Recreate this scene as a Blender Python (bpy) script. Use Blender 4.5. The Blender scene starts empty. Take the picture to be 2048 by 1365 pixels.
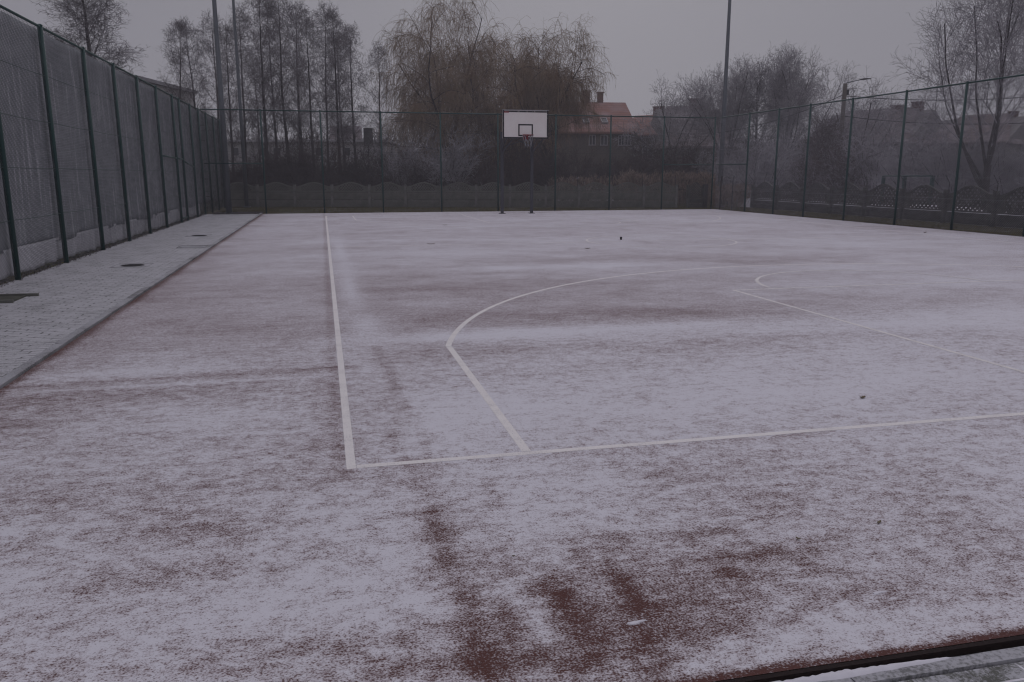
import bpy, math, random
import numpy as np
from mathutils import Vector, Matrix

S = bpy.context.scene
COL = S.collection
rad = math.radians

# ------------------------------------------------------------------ camera
F, PITCH, YAW, EYE = 1605.0, math.atan2(334, 1605), rad(13.07), 1.6
cam_d = bpy.data.cameras.new("camera")
cam_d.sensor_width = 36.0
cam_d.lens = 36.0 * F / 2048.0
cam_d.clip_start = 0.05
cam_d.clip_end = 2000
cam = bpy.data.objects.new("camera", cam_d)
COL.objects.link(cam)
cam.location = (0, 0, EYE)
cam.rotation_euler = (math.pi / 2 - PITCH, 0, -YAW)
S.camera = cam

# ------------------------------------------------------------------ world, sun, exposure
SUN_EL, SUN_AZ = rad(24), rad(18)          # hidden sun, ahead and a little to the right
w = bpy.data.worlds.new("World")
S.world = w
w.use_nodes = True
nt = w.node_tree
for n in list(nt.nodes):
    nt.nodes.remove(n)
sky = nt.nodes.new("ShaderNodeTexSky")
sky.sky_type = 'NISHITA'
sky.sun_disc = False
sky.sun_elevation = SUN_EL
sky.sun_rotation = SUN_AZ
sky.air_density = 1.0
sky.dust_density = 4.0
sky.ozone_density = 1.0
hs = nt.nodes.new("ShaderNodeHueSaturation")
hs.inputs["Saturation"].default_value = 0.15
mx = nt.nodes.new("ShaderNodeMix")
mx.data_type = 'RGBA'
mx.inputs[0].default_value = 0.97
# cloud layer: an overcast sky is brighter overhead than at the horizon
SKYG = 5.6
wtc = nt.nodes.new("ShaderNodeTexCoord")
wsep = nt.nodes.new("ShaderNodeSeparateXYZ")
wmr = nt.nodes.new("ShaderNodeMapRange")
wmr.inputs["From Min"].default_value = 0.24
wmr.inputs["From Max"].default_value = 1.0
wmr.inputs["To Min"].default_value = 0.93
wmr.inputs["To Max"].default_value = 2.5
wsc = nt.nodes.new("ShaderNodeVectorMath")
wsc.operation = 'SCALE'
wsc.inputs[0].default_value = (SKYG * 0.985, SKYG * 0.962, SKYG * 1.095)
nt.links.new(wtc.outputs["Generated"], wsep.inputs[0])
nt.links.new(wsep.outputs["Z"], wmr.inputs[0])
nt.links.new(wmr.outputs[0], wsc.inputs["Scale"])
nt.links.new(wsc.outputs[0], mx.inputs[7])
bg = nt.nodes.new("ShaderNodeBackground")
bg.inputs["Strength"].default_value = 0.10
wo = nt.nodes.new("ShaderNodeOutputWorld")
nt.links.new(sky.outputs[0], hs.inputs["Color"])
nt.links.new(hs.outputs[0], mx.inputs[6])
nt.links.new(mx.outputs[2], bg.inputs[0])
nt.links.new(bg.outputs[0], wo.inputs[0])

sd = bpy.data.lights.new("sun", 'SUN')
sd.energy = 0.5
sd.angle = rad(60)
sd.color = (1.0, 0.96, 0.93)
sun = bpy.data.objects.new("sun", sd)
COL.objects.link(sun)
# light travels from azimuth SUN_AZ (clockwise from +Y), elevation SUN_EL
sdir = Vector((math.sin(SUN_AZ) * math.cos(SUN_EL), math.cos(SUN_AZ) * math.cos(SUN_EL), math.sin(SUN_EL)))
sun.rotation_euler = sdir.to_track_quat('Z', 'Y').to_euler()
sun.location = (0, 0, 30)

S.view_settings.view_transform = 'Standard'
S.view_settings.look = 'None'
S.view_settings.exposure = -1.10
S.view_settings.gamma = 1
S.render.film_transparent = False
S.render.engine = 'CYCLES'
cy = S.cycles
cy.max_bounces = 6
cy.diffuse_bounces = 3
cy.glossy_bounces = 2
cy.transmission_bounces = 2
cy.transparent_max_bounces = 8
cy.volume_bounces = 1
cy.use_denoising = True
cy.pixel_filter_type = 'BLACKMAN_HARRIS'
cy.filter_width = 1.2

# ------------------------------------------------------------------ measuring helpers (photo pixel -> place on the ground)
_f = np.array([math.sin(YAW) * math.cos(PITCH), math.cos(YAW) * math.cos(PITCH), -math.sin(PITCH)])
_r = np.array([math.cos(YAW), -math.sin(YAW), 0.0])
_u = np.cross(_r, _f)


def ray(px, py):
    return _f + (px - 1024) / F * _r - (py - 682.5) / F * _u


def G(px, py, z=0.0):
    d = ray(px, py)
    t = (z - EYE) / d[2]
    return (d[0] * t, d[1] * t)


def far(px, dist):
    """ground place in the direction of a column, a given distance away"""
    d = ray(px, 348)
    k = dist / math.hypot(d[0], d[1])
    return (d[0] * k, d[1] * k)


def top_z(py, dist, px=1024):
    d = ray(px, py)
    return EYE + d[2] * dist / math.hypot(d[0], d[1])


# ------------------------------------------------------------------ materials
def mat(name, col, rough=0.8, metal=0.0, noise=None, bump=None, spec=0.3, col2=None):
    """noise=(scale, amount) mixes col towards col2 (or darker)"""
    m = bpy.data.materials.new(name)
    m.use_nodes = True
    t = m.node_tree
    b = t.nodes["Principled BSDF"]
    b.inputs["Base Color"].default_value = (*col, 1)
    b.inputs["Roughness"].default_value = rough
    b.inputs["Metallic"].default_value = metal
    b.inputs["Specular IOR Level"].default_value = spec
    if noise:
        tc = t.nodes.new("ShaderNodeTexCoord")
        mp = t.nodes.new("ShaderNodeMapping")
        sc = noise[0] if isinstance(noise[0], (tuple, list)) else (noise[0],) * 3
        mp.inputs["Scale"].default_value = sc
        nz = t.nodes.new("ShaderNodeTexNoise")
        nz.inputs["Scale"].default_value = 1
        nz.inputs["Detail"].default_value = 5
        nz.inputs["Roughness"].default_value = 0.62
        rp = t.nodes.new("ShaderNodeMapRange")
        rp.inputs["From Min"].default_value = noise[2] if len(noise) > 2 else 0.35
        rp.inputs["From Max"].default_value = noise[3] if len(noise) > 3 else 0.65
        rp.inputs["To Max"].default_value = noise[1]
        mixn = t.nodes.new("ShaderNodeMix")
        mixn.data_type = 'RGBA'
        mixn.inputs[6].default_value = (*col, 1)
        c2 = col2 or tuple(c * 0.45 for c in col)
        mixn.inputs[7].default_value = (*c2, 1)
        t.links.new(tc.outputs["Object"], mp.inputs[0])
        t.links.new(mp.outputs[0], nz.inputs["Vector"])
        t.links.new(nz.outputs[0], rp.inputs[0])
        t.links.new(rp.outputs[0], mixn.inputs[0])
        t.links.new(mixn.outputs[2], b.inputs["Base Color"])
        if bump:
            bp = t.nodes.new("ShaderNodeBump")
            bp.inputs["Strength"].default_value = bump
            bp.inputs["Distance"].default_value = 0.02
            t.links.new(nz.outputs[0], bp.inputs["Height"])
            t.links.new(bp.outputs[0], b.inputs["Normal"])
    return m


class NB:
    """tiny node builder"""
    def __init__(s, name):
        s.m = bpy.data.materials.new(name)
        s.m.use_nodes = True
        s.t = s.m.node_tree
        s.b = s.t.nodes["Principled BSDF"]
        s.tc = s.t.nodes.new("ShaderNodeTexCoord")

    def L(s, a, b):
        s.t.links.new(a, b)

    def coord(s, scale=(1, 1, 1), rot=(0, 0, 0)):
        mp = s.t.nodes.new("ShaderNodeMapping")
        mp.inputs["Scale"].default_value = scale
        mp.inputs["Rotation"].default_value = rot
        s.L(s.tc.outputs["Object"], mp.inputs[0])
        return mp.outputs[0]

    def noise(s, scale, detail=3, rough=0.5, rot=(0, 0, 0), dist=0.0):
        n = s.t.nodes.new("ShaderNodeTexNoise")
        n.inputs["Scale"].default_value = 1
        n.inputs["Detail"].default_value = detail
        n.inputs["Roughness"].default_value = rough
        n.inputs["Distortion"].default_value = dist
        s.L(s.coord(scale, rot), n.inputs["Vector"])
        return n.outputs[0]

    def attr(s, name):
        a = s.t.nodes.new("ShaderNodeAttribute")
        a.attribute_name = name
        return a.outputs["Fac"]

    def math(s, op, a, b=None, clamp=False):
        n = s.t.nodes.new("ShaderNodeMath")
        n.operation = op
        n.use_clamp = clamp
        for i, v in enumerate((a, b)):
            if v is None:
                continue
            if isinstance(v, (int, float)):
                n.inputs[i].default_value = v
            else:
                s.L(v, n.inputs[i])
        return n.outputs[0]

    def ramp(s, v, a, b, lo=0.0, hi=1.0, smooth=True):
        n = s.t.nodes.new("ShaderNodeMapRange")
        if smooth:
            n.interpolation_type = 'SMOOTHSTEP'
        n.inputs["From Min"].default_value = a
        n.inputs["From Max"].default_value = b
        n.inputs["To Min"].default_value = lo
        n.inputs["To Max"].default_value = hi
        s.L(v, n.inputs[0])
        return n.outputs[0]

    def mix(s, f, a, b):
        n = s.t.nodes.new("ShaderNodeMix")
        n.data_type = 'RGBA'
        if isinstance(f, (int, float)):
            n.inputs[0].default_value = f
        else:
            s.L(f, n.inputs[0])
        for i, v in ((6, a), (7, b)):
            if isinstance(v, tuple):
                n.inputs[i].default_value = (*v, 1)
            else:
                s.L(v, n.inputs[i])
        return n.outputs[2]

    def bump(s, h, strength=0.4, dist=0.01):
        n = s.t.nodes.new("ShaderNodeBump")
        n.inputs["Strength"].default_value = strength
        n.inputs["Distance"].default_value = dist
        s.L(h, n.inputs["Height"])
        s.L(n.outputs[0], s.b.inputs["Normal"])


SNOW = (0.69, 0.675, 0.72)


def snow_on(name, bare, bare2, grain=110.0, line=False):
    """thin blown snow over a surface: the mesh attribute 'cover' says how much lies where"""
    n = NB(name)
    cov = n.attr("cover")
    ruf = n.attr("patchiness")
    mid = n.noise((8.5, 11.5, 4), 8, 0.74, rot=(0, 0, 0.12))
    streak = n.noise((1.6, 15.0, 3), 4, 0.65, rot=(0, 0, 0.10))
    fine = n.noise((grain, grain * 1.15, grain), 2, 0.6)
    clump = n.noise((34, 44, 34), 3, 0.65)
    cov = n.math('ADD', cov, n.math('MULTIPLY', n.math('SUBTRACT', clump, 0.5), 2.1))
    c = n.math('ADD', cov, n.math('MULTIPLY', ruf, n.math('MULTIPLY', n.math('SUBTRACT', mid, 0.5), 3.4)))
    c = n.math('ADD', c, n.math('MULTIPLY', n.math('SUBTRACT', streak, 0.5), 0.45))
    # grain threshold
    d = n.math('SUBTRACT', c, n.math('ADD', n.math('MULTIPLY', n.math('SUBTRACT', fine, 0.5), 4.6), 0.36))
    mask = n.ramp(d, -0.80, 0.90, 0.02, 0.98)
    thin = n.ramp(c, 0.3, 1.5, 0.35, 1.0)
    base = n.mix(n.noise((60, 60, 60), 2), bare, bare2)
    snowc = n.mix(thin, (0.50, 0.43, 0.448), SNOW)
    colr = n.mix(mask, base, snowc)
    n.L(colr, n.b.inputs["Base Color"])
    n.b.inputs["Roughness"].default_value = 0.9
    n.b.inputs["Specular IOR Level"].default_value = 0.12
    n.bump(mask, 0.35, 0.006)
    return n.m


M = {}
M['court'] = snow_on("court_rubber", (0.118, 0.046, 0.038), (0.074, 0.033, 0.028))
M['line'] = mat("court_paint", (0.70, 0.66, 0.645), 0.8, noise=(55, 0.45, 0.42, 0.72), col2=(0.50, 0.46, 0.47), spec=0.1)
M['green'] = mat("green_steel", (0.004, 0.042, 0.037), 0.45, noise=(9, 0.5), col2=(0.008, 0.048, 0.044), spec=0.4)
M['wire'] = mat("coated_wire", (0.022, 0.034, 0.036), 0.5, noise=((1, 2.0, 5.0), 0.8, 0.45, 0.66), col2=(0.16, 0.16, 0.175), spec=0.3)
M['wire_dark'] = mat("coated_wire_dark", (0.030, 0.045, 0.045), 0.55, noise=(2.0, 0.7, 0.5, 0.75), col2=(0.10, 0.105, 0.11), spec=0.3)
M['wire_frost'] = mat("frosted_wire", (0.17, 0.175, 0.19), 0.8, noise=((2, 2, 9), 0.9, 0.4, 0.7), col2=(0.36, 0.355, 0.39), spec=0.1)
M['galv'] = mat("galvanised_steel", (0.15, 0.165, 0.18), 0.5, 0.3, noise=((5, 5, 1.2), 0.6), col2=(0.10, 0.115, 0.13))
M['hoop_post'] = mat("painted_post", (0.055, 0.058, 0.070), 0.6, noise=(6, 0.6), col2=(0.04, 0.04, 0.05))
M['board'] = mat("backboard_laminate", (0.86, 0.83, 0.80), 0.6, noise=(1.8, 0.8, 0.3, 0.7), col2=(0.80, 0.72, 0.70))
M['black'] = mat("black_paint", (0.012, 0.011, 0.014), 0.6)
M['worn'] = mat("worn_black_tape", (0.014, 0.012, 0.015), 0.7, noise=((14, 14, 14), 1.0, 0.60, 0.64), col2=(0.45, 0.40, 0.40))
M['red'] = mat("red_steel", (0.20, 0.012, 0.016), 0.45)
M['net'] = mat("net_cord", (0.28, 0.28, 0.30), 0.9)
M['sticker'] = mat("red_sticker", (0.28, 0.05, 0.055), 0.6)
M['dark_iron'] = mat("cast_iron", (0.022, 0.022, 0.022), 0.7, noise=(30, 0.7), col2=(0.08, 0.08, 0.085))
M['concrete'] = mat("cast_concrete", (0.205, 0.20, 0.18), 0.9, noise=(2.5, 0.85), col2=(0.13, 0.135, 0.115), bump=0.4)
M['concrete_dark'] = mat("weathered_concrete", (0.105, 0.102, 0.092), 0.9, noise=(3.5, 0.8), col2=(0.04, 0.043, 0.038), bump=0.4)
M['post_pale'] = mat('pale_concrete', (0.235, 0.23, 0.215), 0.9, noise=(3, .7), col2=(.12, .12, .11))
M['rust'] = mat("dark_bracket_steel", (0.03, 0.028, 0.028), 0.7)
M['leaf'] = mat("dry_leaf", (0.17, 0.135, 0.08), 0.8, noise=(60, 0.7))
M['bark'] = mat("grey_bark", (0.052, 0.045, 0.043), 0.9, noise=((7, 7, 2), 0.8), col2=(0.095, 0.09, 0.088), bump=0.5)
M['bark_dark'] = mat("dark_bark", (0.032, 0.028, 0.027), 0.9, noise=((7, 7, 2), 0.8), col2=(0.06, 0.055, 0.052), bump=0.5)
M['tw_alder'] = mat("alder_twigs", (0.105, 0.094, 0.096), 0.9, noise=(0.5, 0.85, 0.38, 0.66), col2=(0.27, 0.255, 0.275), spec=0.1)
M['tw_frost'] = mat("frosted_twigs", (0.21, 0.20, 0.212), 0.9, noise=(0.7, 0.9, 0.35, 0.65), col2=(0.46, 0.44, 0.47), spec=0.1)
M['tw_mid'] = mat('hoary_hazy_twigs', (0.19, 0.18, 0.19), 0.9, noise=(0.7, 0.9, 0.35, 0.65), col2=(0.40, 0.385, 0.41), spec=0.1)
M['tw_willow'] = mat("willow_twigs", (0.21, 0.145, 0.088), 0.9, noise=(0.33, 0.9, 0.4, 0.66), col2=(0.31, 0.25, 0.185), spec=0.1)
M['tw_rust'] = mat("russet_willow_twigs", (0.16, 0.085, 0.058), 0.9, noise=(0.4, 0.8, 0.4, 0.65), col2=(0.06, 0.042, 0.036), spec=0.1)
M['tw_bush'] = mat("bush_twigs", (0.050, 0.038, 0.037), 0.9, noise=(0.7, 0.8, 0.4, 0.68), col2=(0.10, 0.085, 0.083), spec=0.1)
M['tw_brown'] = mat("brown_bush_twigs", (0.072, 0.046, 0.040), 0.9, noise=(0.7, 0.8, 0.4, 0.68), col2=(0.045, 0.036, 0.034), spec=0.1)
M['needle'] = mat("dark_needles", (0.060, 0.064, 0.058), 0.9, noise=(1.5, 0.8), col2=(0.19, 0.19, 0.195), spec=0.1)
M['reed'] = mat("dry_reed", (0.33, 0.26, 0.215), 0.9, noise=(2, 0.9), col2=(0.10, 0.075, 0.065), spec=0.1)
M['grass'] = mat("winter_grass", (0.16, 0.145, 0.06), 0.9, noise=(0.8, 0.8), col2=(0.10, 0.088, 0.045), spec=0.1)
M['roof_red'] = None
M['wall_brown'] = mat("brown_render", (0.125, 0.10, 0.082), 0.9, noise=(0.7, 0.8), col2=(0.09, 0.075, 0.065))
M['wall_grey'] = mat("grey_render", (0.17, 0.16, 0.155), 0.9, noise=(0.8, 0.6), col2=(0.12, 0.11, 0.11))
M['wall_hall'] = mat('hall_panels', (0.68, 0.66, 0.67), 0.9, noise=(0.35, 0.6), col2=(0.56, 0.55, 0.56))
M['wall_pale'] = mat("pale_render", (0.36, 0.35, 0.355), 0.9, noise=(0.35, 0.6), col2=(0.28, 0.27, 0.28))
M['frame'] = mat("white_frame", (0.36, 0.35, 0.36), 0.6)
M['glass'] = mat("dark_glass", (0.03, 0.033, 0.04), 0.15, spec=0.6)
M['brick'] = mat("chimney_brick", (0.15, 0.085, 0.075), 0.9, noise=(6, 0.6))
M['dark_metal'] = mat("dark_sheet", (0.065, 0.062, 0.064), 0.7, noise=(1.5, 0.6))
M['roof_grey'] = mat("grey_roofing", (0.30, 0.29, 0.31), 0.9, noise=(0.8, 0.7), col2=(0.45, 0.44, 0.47))
M['pole'] = mat("pole_concrete", (0.115, 0.10, 0.088), 0.9, noise=(3, 0.5))
M['cable'] = mat("cable", (0.03, 0.03, 0.035), 0.7)
M['snowlump'] = mat("snow", SNOW, 0.9, noise=(20, 0.3), col2=(0.6, 0.58, 0.64))


def roof_mat(name, c1, c2, frost):
    n = NB(name)
    wv = n.t.nodes.new("ShaderNodeTexWave")
    wv.wave_type = 'BANDS'
    wv.bands_direction = 'Z'
    wv.inputs["Scale"].default_value = 1.35
    wv.inputs["Distortion"].default_value = 0.2
    n.L(n.tc.outputs["Object"], wv.inputs["Vector"])
    base = n.mix(n.noise((0.9, 0.9, 2.2), 5, 0.65), c1, c2)
    row = n.ramp(wv.outputs["Fac"], 0.0, 0.35, 0.55, 0.0)
    b2 = n.mix(row, base, tuple(c * 0.45 for c in c1))
    fr = n.ramp(n.noise((0.5, 0.5, 0.9), 4, 0.6), 0.40, 0.72, 0.0, frost)
    n.L(n.mix(fr, b2, (0.40, 0.37, 0.40)), n.b.inputs["Base Color"])
    n.b.inputs["Roughness"].default_value = 0.9
    return n.m


M['roof_red'] = roof_mat("red_roof_tiles", (0.27, 0.125, 0.095), (0.20, 0.10, 0.08), 0.32)
M['roof_old'] = roof_mat("frosted_old_tiles", (0.13, 0.088, 0.086), (0.11, 0.09, 0.092), 0.5)
M['roof_slate'] = roof_mat("grey_old_tiles", (0.10, 0.085, 0.09), (0.12, 0.085, 0.085), 0.35)


def cloth_mat(name, c1, c2, streak):
    n = NB(name)
    a = n.noise((1, 0.55, 0.8), 4, 0.6)
    v = n.noise((1, 7.0, 0.7), 5, 0.68, dist=0.3)
    weave = n.noise((1, 60, 190), 1, 0.5)
    base = n.mix(n.ramp(a, 0.3, 0.7), c1, c2)
    st = n.ramp(v, 0.50, 0.70, 0.0, 0.85)
    c = n.mix(st, base, streak)
    c = n.mix(n.ramp(weave, 0.35, 0.6, 0.45, 0.0), c, tuple(x * 0.45 for x in c1))
    n.L(c, n.b.inputs["Base Color"])
    n.b.inputs["Roughness"].default_value = 0.85
    n.b.inputs["Specular IOR Level"].default_value = 0.2
    return n.m


M['cloth'] = cloth_mat("grey_shade_cloth", (0.33, 0.34, 0.365), (0.44, 0.45, 0.475), (0.75, 0.74, 0.79))
M['skirt'] = cloth_mat("pale_cloth_skirt", (0.60, 0.59, 0.63), (0.76, 0.75, 0.79), (0.92, 0.91, 0.95))  # streak contrast paints the light and dark of the folds into the colour

# paving: blocks with dark or snow-filled joints
n = NB("snowy_block_paving")
br = n.t.nodes.new("ShaderNodeTexBrick")
br.inputs["Scale"].default_value = 1.0
br.inputs["Mortar Size"].default_value = 0.010
br.inputs["Mortar Smooth"].default_value = 0.3
br.inputs["Brick Width"].default_value = 0.20
br.inputs["Row Height"].default_value = 0.10
br.inputs["Color1"].default_value = (0.0, 0, 0, 1)
br.inputs["Color2"].default_value = (1.0, 1, 1, 1)
br.inputs["Mortar"].default_value = (0.5, 0.5, 0.5, 1)
n.L(n.coord((1, 1, 1)), br.inputs["Vector"])
per = n.math('MULTIPLY', n.math('SUBTRACT', br.outputs["Color"], 0.5), 0.30)
grain = n.noise((95, 95, 95), 2, 0.6)
patch = n.noise((2.2, 1.6, 1), 4, 0.6)
cv = n.math('ADD', n.math('ADD', n.math('MULTIPLY', n.math('SUBTRACT', patch, 0.5), 1.5), 0.92), per)
msk = n.ramp(n.math('SUBTRACT', cv, n.math('ADD', n.math('MULTIPLY', n.math('SUBTRACT', grain, 0.5), 3.2), 0.5)), -0.45, 0.5, 0.15, 0.86)
top = n.mix(msk, (0.10, 0.10, 0.095), (0.60, 0.59, 0.62))
jn = n.noise((6.0, 9.0, 1), 3, 0.7)
jd = n.math('MULTIPLY', br.outputs["Fac"], n.ramp(jn, 0.44, 0.60, 0.10, .95))
n.L(n.mix(jd, top, (0.11, 0.11, 0.105)), n.b.inputs["Base Color"])
n.b.inputs["Roughness"].default_value = 0.9
n.b.inputs["Specular IOR Level"].default_value = 0.15
n.bump(n.math('SUBTRACT', 1.0, br.outputs["Fac"]), 0.5, 0.01)
M['paving'] = n.m

n = NB("snowy_kerb_concrete")
g = n.noise((70, 70, 70), 3, 0.6)
p = n.noise((3, 1.5, 1), 3, 0.6)
n.L(n.mix(n.ramp(n.math('ADD', n.math('MULTIPLY', g, 0.5), n.math('MULTIPLY', p, 0.5)), 0.38, 0.56), (0.165, 0.163, 0.165), (0.40, 0.395, 0.42)), n.b.inputs["Base Color"])
n.b.inputs["Roughness"].default_value = 0.9
M['kerb'] = n.m

# rough ground outside the court
n = NB("winter_ground")
g1 = n.noise((0.5, 0.5, 1), 5, 0.65)
g2 = n.noise((9, 9, 1), 4, 0.7)
g3 = n.noise((1.4, 2.6, 1), 5, 0.7)
base = n.mix(n.ramp(g1, 0.35, 0.65), (0.105, 0.098, 0.048), (0.075, 0.062, 0.042))
base = n.mix(n.ramp(g2, 0.4, 0.65), base, (0.022, 0.020, 0.016))
sn = n.ramp(n.math('ADD', n.math('MULTIPLY', g3, 0.7), n.math('MULTIPLY', g2, 0.3)), 0.565, 0.60, 0.0, 0.62)
n.L(n.mix(sn, base, (0.40, 0.39, 0.42)), n.b.inputs["Base Color"])
n.b.inputs["Roughness"].default_value = 0.95
n.b.inputs["Specular IOR Level"].default_value = 0.1
n.bump(g2, 0.6, 0.04)
M['ground'] = n.m


# ------------------------------------------------------------------ objects
def set_props(o, label=None, cat=None, group=None, kind=None):
    if label: o["label"] = label
    if cat: o["category"] = cat
    if group: o["group"] = group
    if kind: o["kind"] = kind
    return o


def empty(name, loc, label, cat, group=None, rz=0.0):
    o = bpy.data.objects.new(name, None)
    COL.objects.link(o)
    o.location = loc
    o.rotation_euler = (0, 0, rz)
    o.empty_display_size = 0.2
    return set_props(o, label, cat, group)


def np_mesh(name, verts, faces, smooth=False):
    """verts (N,3) array; faces (M,k) int array of equal-size polygons, or list of arrays"""
    if not isinstance(faces, list):
        faces = [faces]
    faces = [np.asarray(f, dtype=np.int32) for f in faces if len(f)]
    me = bpy.data.meshes.new(name)
    verts = np.asarray(verts, dtype=np.float32)
    me.vertices.add(len(verts))
    me.vertices.foreach_set("co", verts.ravel())
    nl = sum(f.size for f in faces)
    npoly = sum(len(f) for f in faces)
    me.loops.add(nl)
    me.polygons.add(npoly)
    me.loops.foreach_set("vertex_index", np.concatenate([f.ravel() for f in faces]))
    sizes = np.concatenate([np.full(len(f), f.shape[1]) for f in faces])
    starts = np.concatenate([[0], np.cumsum(sizes)[:-1]]).astype(np.int32)
    me.polygons.foreach_set("loop_start", starts)
    if smooth:
        me.polygons.foreach_set("use_smooth", np.ones(npoly, dtype=bool))
    me.update(calc_edges=True)
    me.validate()
    return me


class MB:
    """collects simple solids and links them as one mesh object"""
    def __init__(s):
        s.v = []
        s.f = []
        s.n = 0

    def add(s, v, f):
        s.v.append(np.asarray(v, float))
        for q in f:
            s.f.append([i + s.n for i in q])
        s.n += len(v)
        return s

    def box(s, c, d, rz=0.0):
        x, y, z = (k / 2 for k in d)
        v = np.array([(-x, -y, -z), (x, -y, -z), (x, y, -z), (-x, y, -z), (-x, -y, z), (x, -y, z), (x, y, z), (-x, y, z)])
        if rz:
            cs, sn_ = math.cos(rz), math.sin(rz)
            v = np.stack([v[:, 0] * cs - v[:, 1] * sn_, v[:, 0] * sn_ + v[:, 1] * cs, v[:, 2]], 1)
        return s.add(v + np.array(c), [(0, 3, 2, 1), (4, 5, 6, 7), (0, 1, 5, 4), (1, 2, 6, 5), (2, 3, 7, 6), (3, 0, 4, 7)])

    def tube(s, pts, r, sides=8, cap=True):
        pts = np.asarray(pts, float)
        K = len(pts)
        r = np.broadcast_to(np.asarray(r, float), (K,))
        t = np.gradient(pts, axis=0)
        t /= np.linalg.norm(t, axis=1, keepdims=True) + 1e-9
        ref = np.array([0.0, 0, 1]) if abs(t[0, 2]) < 0.9 else np.array([1.0, 0, 0])
        V = []
        for i in range(K):
            a = np.cross(t[i], ref); a /= np.linalg.norm(a) + 1e-9
            b = np.cross(t[i], a)
            for k in range(sides):
                an = 2 * math.pi * k / sides
                V.append(pts[i] + r[i] * (math.cos(an) * a + math.sin(an) * b))
        f = []
        for i in range(K - 1):
            for k in range(sides):
                k2 = (k + 1) % sides
                f.append((i * sides + k, i * sides + k2, (i + 1) * sides + k2, (i + 1) * sides + k))
        if cap:
            f.append(tuple(range(sides))[::-1])
            f.append(tuple((K - 1) * sides + k for k in range(sides)))
        return s.add(V, f)

    def prism(s, outline, y0, y1, axis='y'):
        """outline [(a,z)] extruded along y (or x)"""
        k = len(outline)
        V = []
        for yy in (y0, y1):
            for a, z in outline:
                V.append((a, yy, z) if axis == 'y' else (yy, a, z))
        f = [tuple(range(k)), tuple(range(2 * k - 1, k - 1, -1))]
        for i in range(k):
            j = (i + 1) % k
            f.append((i, i + k, j + k, j))
        return s.add(V, f)

    def build(s, name, m, parent=None, smooth=False, loc=None):
        me = bpy.data.meshes.new(name)
        me.from_pydata([tuple(p) for p in np.concatenate(s.v)], [], s.f)
        me.materials.append(m)
        if smooth:
            me.polygons.foreach_set("use_smooth", [True] * len(me.polygons))
        me.update()
        o = bpy.data.objects.new(name, me)
        COL.objects.link(o)
        if parent: o.parent = parent
        if loc: o.location = loc
        return o


def link_mesh(name, me, m, parent=None, loc=None):
    me.materials.append(m)
    o = bpy.data.objects.new(name, me)
    COL.objects.link(o)
    if parent: o.parent = parent
    if loc is not None: o.location = loc
    return o


def copy_tree(o, parent=None):
    c = o.copy()
    COL.objects.link(c)
    if parent: c.parent = parent
    for ch in list(o.children):
        copy_tree(ch, c)
    return c


# ------------------------------------------------------------------ value noise for the snow cover
def vnoise(x, y, seed=0):
    rs = np.random.RandomState(seed)
    tab = rs.rand(256, 256)
    xi, yi = np.floor(x).astype(int), np.floor(y).astype(int)
    fx, fy = x - xi, y - yi
    fx, fy = fx * fx * (3 - 2 * fx), fy * fy * (3 - 2 * fy)
    g = lambda a, b: tab[a % 256, b % 256]
    return (g(xi, yi) * (1 - fx) + g(xi + 1, yi) * fx) * (1 - fy) + (g(xi, yi + 1) * (1 - fx) + g(xi + 1, yi + 1) * fx) * fy


def fbm(x, y, oct_=4, seed=0):
    s, a, t = 0, 1, 0
    for i in range(oct_):
        s = s + a * vnoise(x * 2 ** i + 17.3 * i, y * 2 ** i + 5.1 * i, seed + i)
        t += a
        a *= 0.55
    return s / t


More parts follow.
